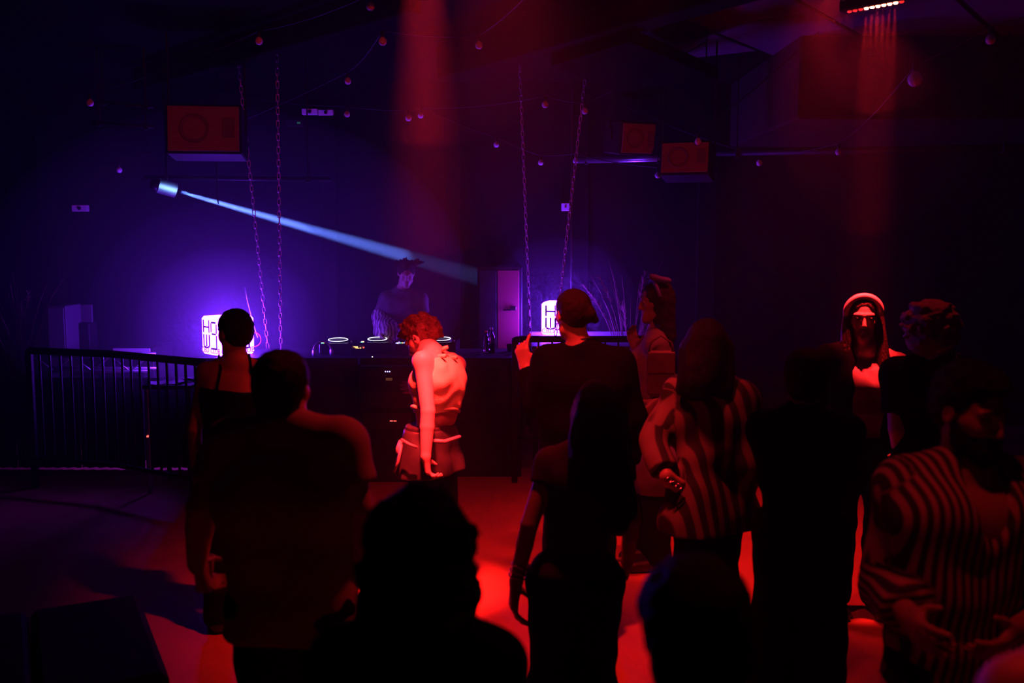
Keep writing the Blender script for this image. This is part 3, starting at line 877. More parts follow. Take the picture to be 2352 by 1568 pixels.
# ------------------------------------------------------------------ haze: thin through the room, denser volumes added to shape halos and beams
def haze_mat(name, dens):
    m = bpy.data.materials.new(name)
    m.use_nodes = True
    nt = m.node_tree
    nt.nodes.remove(nt.nodes['Principled BSDF'])
    vs = nt.nodes.new('ShaderNodeVolumeScatter')
    vs.inputs['Color'].default_value = (1, 1, 1, 1)
    vs.inputs['Density'].default_value = dens
    vs.inputs['Anisotropy'].default_value = HAZE_FORWARD
    nt.links.new(vs.outputs[0], nt.nodes['Material Output'].inputs['Volume'])
    return m
hz = MB().box((0, 0, 0), (RX - 0.01, (RY1 - RY0) / 2 - 0.01, RZ / 2 - 0.005)).build('haze', haze_mat('haze', HAZE_DENSITY), loc=(0, (RY0 + RY1) / 2, RZ / 2))
tag(hz, 'thin stage haze filling the whole room', 'haze', kind='stuff')
def add_shaped_haze(c, r, dens, label):
    prof = [(math.sin(math.pi * k / 24), -math.cos(math.pi * k / 24)) for k in range(25)]
    mb = MB().lathe(prof, 40, cap=False)
    mb.v = [(p[0] * r[0], p[1] * r[1], p[2] * r[2]) for p in mb.v]
    o = mb.build('shaped_haze', haze_mat('shaped_haze', dens), None, True, loc=c)
    return tag(o, label, 'smoke', 'added haze volumes shaping halos and beams', 'stuff')
bx1 = XZ(521, 0, 9.4).x
add_shaped_haze((bx1, 9.35, 1.25), (0.85, 0.7, 0.75), 0.04, 'thick added haze shaping the halo close around the left light box')
add_shaped_haze((bx1 + 0.0, 9.4, 1.7), (2.25, 1.35, 1.6), 0.033, 'thinner added haze widening the halo of the left light box')
add_shaped_haze((bx1 + 0.05, 9.38, 1.35), (1.35, 0.95, 1.1), 0.02, 'added haze of middling density for the halo of the left light box')
add_shaped_haze((0.5, 10.2, 1.35), (0.8, 0.6, 0.75), 0.035, 'added haze shaping the halo of the right light box')
for (cz, rz, dn, lab) in ((3.15, 0.62, 0.011, 'densest added haze brightening the top of the middle red beam'), (2.92, 0.92, 0.004, 'thinner added haze brightening the upper half of the middle red beam')):
    add_shaped_haze((-0.40, 4.85, cz), (0.55 + 0.25 * rz, 0.6 + 0.3 * rz, rz), dn, lab)
for (c, rr, dn, lab) in (((1.95, 5.36, 3.22), (0.42, 0.42, 0.48), 0.024, 'dense added haze brightening the beam right below the diodes of the right bar'), ((1.95, 5.45, 2.95), (0.55, 0.55, 0.85), 0.007, 'thin added haze brightening the upper part of the right red beam')):
    add_shaped_haze(c, rr, dn, lab)

# ================================================================== people
# Bodies, clothes and hair are grown as smooth blended solids (distance fields
# of tapered limbs, meshed on a grid), so every figure is one continuous surface.
def A3(p): return np.array(p, dtype=np.float64)
def nrm(v):
    v = A3(v); return v / (np.linalg.norm(v) + 1e-9)

class Field:
    def __init__(self): self.p = []
    def rc(self, a, b, ra, rb, k=0.03, sub=False, cuts=None):
        self.p.append(('rc', A3(a), A3(b), ra, rb, k, sub, cuts)); return self
    def el(self, c, r, R=None, k=0.03, sub=False, cuts=None):
        self.p.append(('el', A3(c), A3(r), np.eye(3) if R is None else np.array(R, dtype=np.float64), None, k, sub, cuts)); return self
    def mesh(self, name, res, m, noise=None, cuts=None, smooth=True, stripe=None):
        lo = np.full(3, 1e9); hi = -lo
        bbs = []
        for q in self.p:
            if q[0] == 'rc':
                r = max(q[3], q[4]); l = np.minimum(q[1], q[2]) - r; h = np.maximum(q[1], q[2]) + r
            else:
                ext = np.sqrt(((q[3] * q[2][None, :]) ** 2).sum(1)); l = q[1] - ext; h = q[1] + ext
            bbs.append((l, h))
            if not q[6]:
                lo = np.minimum(lo, l); hi = np.maximum(hi, h)
        pad = 0.02 + 2 * res + (noise[0] if noise else 0)
        lo -= pad; hi += pad
        n = np.ceil((hi - lo) / res).astype(int) + 1
        D = np.full(n, 0.3, dtype=np.float32)
        ax = [lo[i] + res * np.arange(n[i]) for i in range(3)]
        for q, (l, h) in zip(self.p, bbs):
            k = q[5]; mrg = k + 3 * res
            i0 = np.clip(np.floor((l - mrg - lo) / res).astype(int), 0, n - 1)
            i1 = np.clip(np.ceil((h + mrg - lo) / res).astype(int) + 1, 1, n)
            if (i1 <= i0).any(): continue
            X = ax[0][i0[0]:i1[0]][:, None, None].astype(np.float32)
            Y = ax[1][i0[1]:i1[1]][None, :, None].astype(np.float32)
            Z = ax[2][i0[2]:i1[2]][None, None, :].astype(np.float32)
            if q[0] == 'rc':
                a, b = q[1], q[2]; ab = b - a; L2 = float(ab @ ab) + 1e-12
                t = ((X - a[0]) * ab[0] + (Y - a[1]) * ab[1] + (Z - a[2]) * ab[2]) / L2
                np.clip(t, 0, 1, out=t)
                d = np.sqrt((X - a[0] - t * ab[0]) ** 2 + (Y - a[1] - t * ab[1]) ** 2 + (Z - a[2] - t * ab[2]) ** 2) - (q[3] + (q[4] - q[3]) * t)
            else:
                c, r, R = q[1], q[2], q[3]
                dx, dy, dz = X - c[0], Y - c[1], Z - c[2]
                u = [(R[0, i] * dx + R[1, i] * dy + R[2, i] * dz) / r[i] for i in range(3)]
                k0 = np.sqrt(u[0] ** 2 + u[1] ** 2 + u[2] ** 2)
                k1 = np.sqrt((u[0] / r[0]) ** 2 + (u[1] / r[1]) ** 2 + (u[2] / r[2]) ** 2) + 1e-9
                d = k0 * (k0 - 1) / k1
            if q[7]:
                for (pt, nn) in q[7]:
                    d = np.maximum(d, (X - pt[0]) * nn[0] + (Y - pt[1]) * nn[1] + (Z - pt[2]) * nn[2])
            s = D[i0[0]:i1[0], i0[1]:i1[1], i0[2]:i1[2]]
            if q[6]:
                d = -d
                hh = np.maximum(k - np.abs(s - d), 0) / k
                s[...] = np.maximum(s, d) + hh * hh * k * 0.25
            else:
                hh = np.maximum(k - np.abs(s - d), 0) / k
                s[...] = np.minimum(s, d) - hh * hh * k * 0.25
        if noise:
            amp, fr = noise[0], noise[1]; st = noise[2] if len(noise) > 2 else (1, 1, 1)
            X = (ax[0] * fr * st[0])[:, None, None]; Y = (ax[1] * fr * st[1])[None, :, None]; Z = (ax[2] * fr * st[2])[None, None, :]
            N = np.sin(X + 1.7 * np.sin(0.7 * Y + 0.5 * Z)) * np.sin(Y + 1.3 * np.sin(0.8 * Z + 0.4 * X)) + 0.6 * np.sin(1.9 * Z + 1.1 * np.sin(1.3 * X) + 1.5 * np.cos(0.9 * Y))
            D = D + (amp * N).astype(np.float32)
        if cuts:
            X = ax[0][:, None, None]; Y = ax[1][None, :, None]; Z = ax[2][None, None, :]
            for (pt, nn) in cuts:
                D = np.maximum(D, ((X - pt[0]) * nn[0] + (Y - pt[1]) * nn[1] + (Z - pt[2]) * nn[2]).astype(np.float32))
        V, Fc = surface_nets(D, lo, res)
        me = bpy.data.meshes.new(name)
        me.vertices.add(len(V)); me.vertices.foreach_set('co', V.astype(np.float32).ravel())
        me.loops.add(len(Fc) * 4); me.loops.foreach_set('vertex_index', Fc.astype(np.int32).ravel())
        me.polygons.add(len(Fc)); me.polygons.foreach_set('loop_start', np.arange(0, len(Fc) * 4, 4, dtype=np.int32))
        me.update(calc_edges=True)
        me.polygons.foreach_set('use_smooth', np.ones(len(Fc), dtype=bool))
        if stripe is not None:
            at = me.attributes.new('stripe', 'FLOAT', 'POINT')
            at.data.foreach_set('value', stripe(V).astype(np.float32))
        me.materials.append(m)
        me.update()
        return me

def surface_nets(D, lo, res):
    ins = D < 0
    c = np.zeros(tuple(x - 1 for x in D.shape), dtype=np.int8)
    for i in (0, 1):
        for j in (0, 1):
            for k in (0, 1):
                c += ins[i:i + c.shape[0], j:j + c.shape[1], k:k + c.shape[2]]
    I = np.argwhere((c > 0) & (c < 8))
    idx = np.full(c.shape, -1, dtype=np.int32)
    idx[I[:, 0], I[:, 1], I[:, 2]] = np.arange(len(I))
    cv = {}
    for i in (0, 1):
        for j in (0, 1):
            for k in (0, 1):
                cv[(i, j, k)] = D[I[:, 0] + i, I[:, 1] + j, I[:, 2] + k]
    S = np.zeros((len(I), 3)); cnt = np.zeros(len(I))
    for axis in range(3):
        for u in (0, 1):
            for v in (0, 1):
                p0 = [0, 0, 0]; p0[(axis + 1) % 3] = u; p0[(axis + 2) % 3] = v
                p1 = list(p0); p1[axis] = 1
                a = cv[tuple(p0)]; b = cv[tuple(p1)]
                msk = (a < 0) != (b < 0)
                t = np.where(msk, a / np.where(a - b == 0, 1, a - b), 0)
                pos = np.zeros((len(I), 3)) + A3(p0)
                pos[:, axis] = t
                S += pos * msk[:, None]; cnt += msk
    V = lo + res * (I + S / np.maximum(cnt, 1)[:, None])
    F = []
    for axis in range(3):
        b1, b2 = (axis + 1) % 3, (axis + 2) % 3
        sl0 = [slice(None)] * 3; sl1 = [slice(None)] * 3
        sl0[axis] = slice(0, -1); sl1[axis] = slice(1, None)
        E = np.argwhere(ins[tuple(sl0)] != ins[tuple(sl1)])
        ok = (E[:, b1] > 0) & (E[:, b2] > 0) & (E[:, b1] < D.shape[b1] - 1) & (E[:, b2] < D.shape[b2] - 1)
        E = E[ok]
        def cell(d1, d2):
            q = E.copy(); q[:, b1] -= d1; q[:, b2] -= d2
            return idx[q[:, 0], q[:, 1], q[:, 2]]
        quad = np.stack([cell(1, 1), cell(0, 1), cell(0, 0), cell(1, 0)], 1)
        fl = ~ins[E[:, 0], E[:, 1], E[:, 2]]
        quad[fl] = quad[fl][:, ::-1]
        F.append(quad)
    return V, np.concatenate(F)

# ---- materials for people
def skin(name, col): 
    return mat(name, col, 0.5, noise=0.08, nscale=30, bump=0.05, bscale=300)
M_skin_f = skin('skin_fair', (0.62, 0.42, 0.33))
M_skin_m = skin('skin_medium', (0.45, 0.28, 0.20))
M_skin_d = skin('skin_tan', (0.36, 0.21, 0.15))
M_skin_shaded = skin('skin_shaded', (0.16, 0.09, 0.065))  # skin darkened in colour to stand in for dim light
M_hair_blk = mat('black_hair', (0.012, 0.010, 0.010), 0.55, spec=0.12, bump=0.6, bscale=70, stretch=(3, 3, 0.4))
M_hair_brn = mat('dark_brown_hair', (0.05, 0.028, 0.02), 0.5, spec=0.12, noise=0.5, nscale=60, bump=0.8, bscale=60, stretch=(3, 3, 0.6))
M_hair_lit = mat('light_brown_hair', (0.22, 0.13, 0.08), 0.5, noise=0.3, nscale=60, bump=0.6, bscale=80, stretch=(3, 3, 0.4))
M_blk_cloth = mat('black_cotton', (0.004, 0.004, 0.0045), 0.85, spec=0.03, bump=0.15, bscale=300)
M_blk_denim = mat('black_denim', (0.006, 0.006, 0.007), 0.8, spec=0.03, noise=0.3, nscale=50, bump=0.2, bscale=250)
M_shoe = mat('black_leather_shoe', (0.015, 0.014, 0.014), 0.45)
M_eye = mat('eyeball', (0.28, 0.25, 0.24), 0.25)
M_iris = mat('iris', (0.05, 0.03, 0.02), 0.2)

def stripe_mat(name, light, dark, period):
    m = mat(name, dark, 0.8)
    nt = m.node_tree
    at = nt.nodes.new('ShaderNodeAttribute'); at.attribute_name = 'stripe'
    ma = nt.nodes.new('ShaderNodeMath'); ma.operation = 'MULTIPLY'; ma.inputs[1].default_value = 2 * math.pi / period
    sn = nt.nodes.new('ShaderNodeMath'); sn.operation = 'SINE'
    rp = nt.nodes.new('ShaderNodeMapRange'); rp.inputs[1].default_value = -0.15; rp.inputs[2].default_value = 0.35
    mx = nt.nodes.new('ShaderNodeMix'); mx.data_type = 'RGBA'
    mx.inputs[6].default_value = (*dark, 1); mx.inputs[7].default_value = (*light, 1)
    nt.links.new(at.outputs['Fac'], ma.inputs[0]); nt.links.new(ma.outputs[0], sn.inputs[0])
    nt.links.new(sn.outputs[0], rp.inputs[0]); nt.links.new(rp.outputs[0], mx.inputs[0])
    nt.links.new(mx.outputs[2], nt.nodes['Principled BSDF'].inputs['Base Color'])
    return m

# ---- skeleton
class Body:
    """joints in world space; local frame: r = figure's right, f = facing, u = up"""
    def __init__(s, x, y, H, yaw, build=1.0, female=False, base=0.0):
        s.H = H; s.s = H / 1.75; s.build = build; s.female = female
        ya = math.radians(yaw)
        s.f = A3((math.sin(ya), math.cos(ya), 0)); s.r = A3((math.cos(ya), -math.sin(ya), 0)); s.u = A3((0, 0, 1))
        s.o = A3((x, y, base))
        sw = 0.158 if female else 0.18
        J = dict(pelvis=(0, 0, 0.95), waist=(0, 0.005, 1.09), chest=(0, 0.0, 1.30), neck=(0, -0.015, 1.46), head=(0, 0.025, 1.628))
        for n, q in (('R', 1), ('L', -1)):
            J['sh' + n] = (q * sw, -0.01, 1.392); J['el' + n] = (q * (sw + 0.045), -0.03, 1.13); J['wr' + n] = (q * (sw + 0.05), 0.04, 0.885)
            J['hip' + n] = (q * 0.088, 0, 0.90); J['kn' + n] = (q * 0.10, 0.015, 0.50); J['an' + n] = (q * 0.105, -0.02, 0.085)
        s.J = {k: s.loc(*[c * s.s for c in v]) for k, v in J.items()}
        s.hd = dict(f=s.f.copy(), u=s.u.copy())
        s.hand = {}
    def loc(s, r, f, u): return s.o + s.r * r + s.f * f + s.u * u
    def set(s, **kw):
        for k, v in kw.items(): s.J[k] = A3(v)
        return s
    def face(s, yaw, pitch=0, roll=0):
        """head direction: yaw as for the body, pitch down positive, roll to the figure's right"""
        ya, pi_ = math.radians(yaw), math.radians(pitch)
        h = A3((math.sin(ya), math.cos(ya), 0)); r = A3((math.cos(ya), -math.sin(ya), 0))
        f = h * math.cos(pi_) - s.u * math.sin(pi_); u = h * math.sin(pi_) + s.u * math.cos(pi_)
        ro = math.radians(roll)
        u2 = u * math.cos(ro) + r * math.sin(ro)
        s.hd = dict(f=f, u=u2)
        return s
    def headR(s):
        f = nrm(s.hd['f']); u = nrm(s.hd['u'] - f * (s.hd['u'] @ f)); r = np.cross(f, u)
        return np.stack([r, f, u], 1)
    def hp(s, r, f, u):
        """point in head coordinates (metres for a 1.75 m figure)"""
        return s.J['head'] + s.headR() @ (A3((r, f, u)) * s.hs)
    @property
    def hs(s): return s.s ** 0.5 if s.s < 1.1 else s.s

def hand_prims(F, wr, d, nrm_palm, sc, right, curl=(0.5, 0.6, 0.65, 0.7), thumb=0.5, spread=0.09, k=0.008):
    """wr wrist point, d hand direction, nrm_palm direction the palm faces"""
    d = nrm(d); n = nrm(A3(nrm_palm) - d * (A3(nrm_palm) @ d))
    side = np.cross(d, n) * (1 if right else -1)        # towards the thumb
    P = lambda a, b, c: A3(wr) + (d * a + side * b + n * c) * sc
    for b in (-0.026, -0.009, 0.009, 0.026):
        F.rc(P(0.0, b * 0.6, 0), P(0.085, b, 0.0), 0.0155 * sc, 0.0135 * sc, 0.02)
    F.rc(P(0.01, 0.02, 0.006), P(0.05, 0.03, 0.012), 0.014 * sc, 0.016 * sc, 0.015)
    L = ((0.043, 0.026, 0.021), (0.048, 0.030, 0.022), (0.044, 0.028, 0.021), (0.034, 0.021, 0.018))
    for i, b in enumerate((0.029, 0.0095, -0.0095, -0.0275)):
        p = P(0.088, b, 0); an = 0.0
        dirb = nrm(d + side * spread * (1.5 - i))
        rad = (0.0088, 0.0092, 0.0088, 0.0078)[i] * sc
        for j, l in enumerate(L[i]):
            an += curl[i] * (1.0, 1.15, 0.8)[j]
            q = p + (dirb * math.cos(an) + n * math.sin(an)) * l * sc
            F.rc(p, q, rad * (1 - 0.07 * j), rad * (0.94 - 0.07 * j), k if j else 0.012)
            p = q
    p = P(0.028, 0.03, 0.008)
    td = nrm(d * 0.62 + side * (0.85 - 0.5 * thumb) + n * (0.25 + 0.5 * thumb))
    q = p + td * 0.040 * sc
    F.rc(p, q, 0.0135 * sc, 0.0105 * sc, 0.012)
    td2 = nrm(td + d * 0.5 * (1 - thumb) + n * 0.35 * thumb - side * 0.35 * thumb)
    q2 = q + td2 * 0.032 * sc
    F.rc(q, q2, 0.0105 * sc, 0.0085 * sc, k)

def head_prims(F, B, female, detail):
    R = B.headR(); h = B.hs
    el = lambda c, r, k=0.02, sub=False: F.el(B.hp(*c), A3(r) * h, R, k, sub)
    rc = lambda a, b, ra, rb, k=0.012, sub=False: F.rc(B.hp(*a), B.hp(*b), ra * h, rb * h, k, sub)
    el((0, -0.012, 0.032), (0.074, 0.096, 0.083))
    el((0, 0.022, -0.035), (0.058, 0.068, 0.078), 0.03)
    rc((0, 0.072, -0.098), (0, 0.060, -0.088), 0.020, 0.028, 0.03)
    rc((-0.045, 0.01, -0.075), (0, 0.07, -0.098), 0.020, 0.017, 0.03); rc((0.045, 0.01, -0.075), (0, 0.07, -0.098), 0.020, 0.017, 0.03)
    for s in (-1, 1):
        rc((s * 0.036, 0.060, -0.022), (s * 0.05, 0.04, -0.012), 0.02, 0.02, 0.02)
        el((s * 0.077, -0.008, -0.004), (0.010, 0.020, 0.031), 0.008)
        if detail: el((s * 0.084, -0.002, 0.0), (0.006, 0.010, 0.018), 0.006, True)
        el((s * 0.031, 0.098, 0.008), (0.019, 0.016, 0.012), 0.012, True)
        rc((s * 0.012, 0.087, 0.026), (s * 0.048, 0.072, 0.026), 0.010, 0.008, 0.012)
    rc((0, 0.088, 0.012), (0, 0.108, -0.030), 0.0075, 0.011, 0.010)
    for s in (-1, 1): rc((s * 0.006, 0.098, -0.034), (s * 0.013, 0.092, -0.034), 0.008, 0.007, 0.006)
    rc((-0.020, 0.083, -0.061), (0.020, 0.083, -0.061), 0.007, 0.007, 0.006); rc((0, 0.089, -0.060), (0, 0.089, -0.060), 0.008, 0.008, 0.01)
    rc((-0.016, 0.083, -0.073), (0.016, 0.083, -0.073), 0.008, 0.008, 0.006)
    if detail: rc((-0.024, 0.094, -0.0665), (0.024, 0.094, -0.0665), 0.003, 0.003, 0.004, True)

def torso_prims(F, B, t=0.0, k=0.06, lower=True, bust=None, upper=True):
    J = B.J; s = B.s; b = B.build; fem = B.female
    r_sh = nrm(J['shR'] - J['shL']); r_hip = nrm(J['hipR'] - J['hipL'])
    cw, ww, pw = (0.075, 0.052, 0.085) if fem else (0.095, 0.075, 0.075)
    if lower:
        F.rc(J['pelvis'] - r_hip * pw * s * b, J['pelvis'] + r_hip * pw * s * b, 0.105 * s * b + t, 0.105 * s * b + t, k)
    F.rc(J['waist'] - r_hip * ww * s * b, J['waist'] + r_hip * ww * s * b, (0.088 if fem else 0.10) * s * b + t, (0.088 if fem else 0.10) * s * b + t, k)
    mid = (J['waist'] + J['chest']) / 2
    F.rc(mid - r_sh * ww * 1.15 * s * b, mid + r_sh * ww * 1.15 * s * b, 0.098 * s * b + t, 0.098 * s * b + t, k)
    if upper:
        F.rc(J['chest'] - r_sh * cw * s * b, J['chest'] + r_sh * cw * s * b, (0.105 if fem else 0.115) * s * b + t, (0.105 if fem else 0.115) * s * b + t, k)
        up = (J['chest'] * 0.35 + (J['shL'] + J['shR']) / 2 * 0.65)
        F.rc(up - r_sh * 0.085 * s * b, up + r_sh * 0.085 * s * b, 0.078 * s * b + t, 0.078 * s * b + t, k)
        for n in 'LR':
            F.rc(J['neck'] + B.u * 0.005, J['sh' + n], 0.05 * s * b + t, 0.046 * s * b + t, k * 0.8)
    if fem and upper:
        ch = J['chest']
        fw = nrm(np.cross(nrm(J['neck'] - J['waist']), r_sh))
        for q in (-1, 1):
            F.el(ch + fw * 0.085 * s + r_sh * q * 0.07 * s - B.u * 0.01, A3((0.058, 0.058, 0.06)) * s + t, None, 0.04)

def arm_prims(F, B, n, t=0.0, up=True, fore=True, frac=1.0, k=0.03, cuts=None):
    J = B.J; s = B.s; b = B.build * (0.93 if B.female else 1.0)
    sh, el, wr = J['sh' + n], J['el' + n], J['wr' + n]
    if up:
        F.el(sh, A3((0.051, 0.051, 0.051)) * s * b + t, None, k)
        F.rc(sh, el, 0.050 * s * b + t, 0.043 * s * b + t, k, cuts=cuts)
    if fore:
        m = el + (wr - el) * 0.35
        F.rc(el, m, 0.0425 * s * b + t, 0.0425 * s * b + t, 0.006)
        F.rc(m, wr, 0.0425 * s * b + t, 0.030 * s * b + t, 0.006)

def leg_prims(F, B, n, t=0.0, k=0.04, shin=True, thigh_to=1.0):
    J = B.J; s = B.s; b = B.build
    hip, kn, an = J['hip' + n], J['kn' + n], J['an' + n]
    F.rc(hip, hip + (kn - hip) * thigh_to, 0.092 * s * b + t, (0.092 + (0.058 - 0.092) * thigh_to) * s * b + t, k)
    if shin:
        m = kn + (an - kn) * 0.3 - B.f * 0.02 * s
        F.rc(kn, m, 0.055 * s * b + t, 0.056 * s * b + t, 0.03)
        F.rc(m, an, 0.056 * s * b + t, 0.038 * s * b + t, 0.03)

def person(label, B, skin_m, res=0.009, detail=False, hands=None, eyes=False, lower_res=None):
    base = (B.J['anL'] + B.J['anR']) / 2; base[2] = B.o[2]
    root = empty('person', tuple(base), label=label, cat='person')
    B.root = root
    F = Field()
    torso_prims(F, B)
    J = B.J; s = B.s
    F.rc(J['neck'], B.hp(0, -0.02, -0.06), (0.050 if B.female else 0.058) * s, (0.046 if B.female else 0.053) * s, 0.04)
    head_prims(F, B, B.female, detail)
    hands = hands or {}
    for n in 'LR':
        arm_prims(F, B, n)
        leg_prims(F, B, n)
        F.rc(J['an' + n] - B.f * 0.02 - B.u * 0.035 * s, J['an' + n] + B.f * 0.13 * s - B.u * 0.05 * s, 0.036 * s, 0.028 * s, 0.03)
        h = hands.get(n, {})
        fd = nrm(J['wr' + n] - J['el' + n])
        hand_prims(F, J['wr' + n], h.get('d', fd), h.get('n', B.r * (-1 if n == 'R' else 1)), (0.93 if B.female else 1.03) * s ** 0.5 * h.get('scale', 1.0), n == 'R',
                   h.get('curl', (0.3, 0.35, 0.4, 0.45)), h.get('thumb', 0.5), h.get('spread', 0.05))
    add_field(root, 'body', F, res, skin_m)
    if eyes:
        for q in (-1, 1):
            c = B.hp(q * 0.031, 0.0785, 0.008)
            e = MB().lathe([(0.0, -0.0118), (0.006, -0.0102), (0.0102, -0.006), (0.0118, 0), (0.0102, 0.006), (0.006, 0.0102), (0.0, 0.0118)], 12, c, axes_from(B.hd['f']), cap=False)
            e = wpart(root, 'eye', e, M_eye, True)
            wpart_child(root, e, 'iris', MB().lathe([(0.0058, 0.0098), (0.004, 0.0116), (0.0, 0.0122)], 10, c, axes_from(B.hd['f']), cap=False), M_iris)
    return root

def wpart_child(root, parent, name, mb, m):
    l = root.location
    mb.v = [(p[0] - l[0], p[1] - l[1], p[2] - l[2]) for p in mb.v]
    return mb.build(name, m, parent, True)

def add_field(root, name, F, res, m, noise=None, cuts=None, stripe=None, parent=None):
    me = F.mesh(name, res, m, noise, cuts, stripe=stripe)
    l = A3(root.location)
    co = np.empty(len(me.vertices) * 3, dtype=np.float32); me.vertices.foreach_get('co', co)
    co = (co.reshape(-1, 3) - l).astype(np.float32); me.vertices.foreach_set('co', co.ravel()); me.update()
    return link_mesh(name, me, None, parent if parent is not None else root)

def shoes(B, res=0.011, m=None):
    for n in 'LR':
        a = B.J['an' + n]; s = B.s
        F = Field()
        F.rc(a - B.f * 0.03 * s - B.u * 0.035 * s, a + B.f * 0.16 * s - B.u * 0.05 * s, 0.048 * s, 0.040 * s, 0.02)
        F.rc(a, a - B.u * 0.03 * s, 0.05 * s, 0.05 * s, 0.02)
        gz = B.o[2] + 0.002
        add_field(B.root, 'shoe', F, res, m or M_shoe, cuts=[((0, 0, gz), (0, 0, -1)), ((0, 0, a[2] + 0.03), (0, 0, 1))])

def trousers(B, m=None, res=0.011, t=0.014, top=0.07, noise=(0.004, 22), name='trousers'):
    F = Field()
    J = B.J
    r_hip = nrm(J['hipR'] - J['hipL']); pw = 0.085 if B.female else 0.075
    F.rc(J['pelvis'] - r_hip * pw * B.s * B.build, J['pelvis'] + r_hip * pw * B.s * B.build, 0.105 * B.s * B.build + t, 0.105 * B.s * B.build + t, 0.06)
    for n in 'LR':
        leg_prims(F, B, n, t)
        F.rc(J['kn' + n], J['an' + n] + B.u * 0.0, 0.058 * B.s + t, 0.062 * B.s + t, 0.04)
    ax_ = nrm(J['waist'] - J['pelvis'])
    return add_field(B.root, name, F, res, m or M_blk_denim, noise, cuts=[(J['pelvis'] + ax_ * top * B.s, ax_), ((0, 0, B.o[2] + 0.05), (0, 0, -1))])

def top_garment(B, name, m, t=0.014, sleeve=(0.6, 0.6), fore=(0, 0), hem=-0.12, neck_r=0.078, res=0.010, noise=(0.004, 20), stripe=None, collar=True, k=0.05, extra=None, hem_cut=True, fore_t=None):
    """sleeve: fraction of the upper arm covered per side (R, L); fore: fraction of the forearm"""
    F = Field(); J = B.J; s = B.s
    torso_prims(F, B, t, k)
    for n, sl, fo in (('R', sleeve[0], fore[0]), ('L', sleeve[1], fore[1])):
        if sl <= 0: continue
        sh, el, wr = J['sh' + n], J['el' + n], J['wr' + n]
        b = B.build * (0.88 if B.female else 1)
        e = sh + (el - sh) * sl
        d = nrm(el - sh)
        F.el(sh, A3((0.056, 0.056, 0.056)) * s * b + t, None, 0.03)
        e2 = e + d * 0.05
        F.rc(sh, e2 if fo <= 0 else el, 0.051 * s * b + t, 0.052 * s * b + t * (1.3 if fo <= 0 else 1), 0.03, cuts=[(e, d)] if fo <= 0 else None)
        if fo > 0:
            d2 = nrm(wr - el); e = el + (wr - el) * fo
            F.rc(el, e + d2 * 0.05, 0.048 * s * b + t, 0.040 * s * b + t, 0.025, cuts=[(e, d2)])
    if hem < 0 and hem_cut:
        ax0 = nrm(J['waist'] - J['pelvis']); rh = nrm(J['hipR'] - J['hipL']); pw = (0.085 if B.female else 0.08) * s * B.build
        hc = J['pelvis'] + ax0 * (hem - 0.03) * s
        F.rc(hc - rh * pw, hc + rh * pw, 0.108 * s * B.build + t, 0.108 * s * B.build + t, 0.06)
    if extra: extra(F)
    # neck opening
    nd = nrm(B.hp(0, -0.02, -0.06) - J['neck'])
    F.rc(J['neck'] + nd * (0.055 + neck_r * 0.9) * s, J['neck'] + nd * 0.25 * s, neck_r * s, neck_r * s * 1.2, 0.01, sub=True)
    ax_ = nrm(J['waist'] - J['pelvis'])
    cuts = [(J['pelvis'] + ax_ * hem * s, -ax_)] if hem_cut else None
    return add_field(B.root, name, F, res, m, noise, cuts=cuts, stripe=stripe)

def hair(B, prims, m, res=0.009, noise=None, cuts=None, face=True, name='hair', fr=0.92):
    F = Field(); R = B.headR(); h = B.hs
    for q in prims:
        if q[0] == 'el': F.el(B.hp(*q[1]), A3(q[2]) * h, R, q[3] if len(q) > 3 else 0.03)
        elif q[0] == 'rc': F.rc(B.hp(*q[1]), B.hp(*q[2]), q[3] * h, q[4] * h, q[5] if len(q) > 5 else 0.03)
        elif q[0] == 'w': F.rc(q[1], q[2], q[3], q[4], q[5] if len(q) > 5 else 0.03)
    if face:    # leave the face free
        F.el(B.hp(0, 0.095, -0.035), A3((0.066, 0.085, 0.105)) * h, R, 0.015, True)
    return add_field(B.root, name, F, res, m, noise, cuts)

CAP = [('el', (0, -0.018, 0.040), (0.084, 0.104, 0.088)), ('el', (0, -0.045, -0.01), (0.076, 0.075, 0.075))]

# ================================================================== the crowd
def arm_stripe(B, ang=0.0):
    J = B.J
    def fn(V):
        u = (V - J['chest']) @ B.r + (V - J['chest']) @ B.u * ang
        for n, q in (('R', 1), ('L', -1)):
            for a, b in ((J['sh' + n], J['el' + n]), (J['el' + n], J['wr' + n])):
                ab = b - a
                t = np.clip((V - a) @ ab / (ab @ ab), 0, 1)
                dist = np.linalg.norm(V - a - t[:, None] * ab, axis=1)
                lat = (V - J['chest']) @ B.r * q
                m = (dist < 0.095 * B.s) & (lat > 0.15 * B.s)
                p = nrm(np.cross(ab, B.f))
                u = np.where(m, (V - a) @ p * 1.0 + 0.013, u)
        return u
    return fn

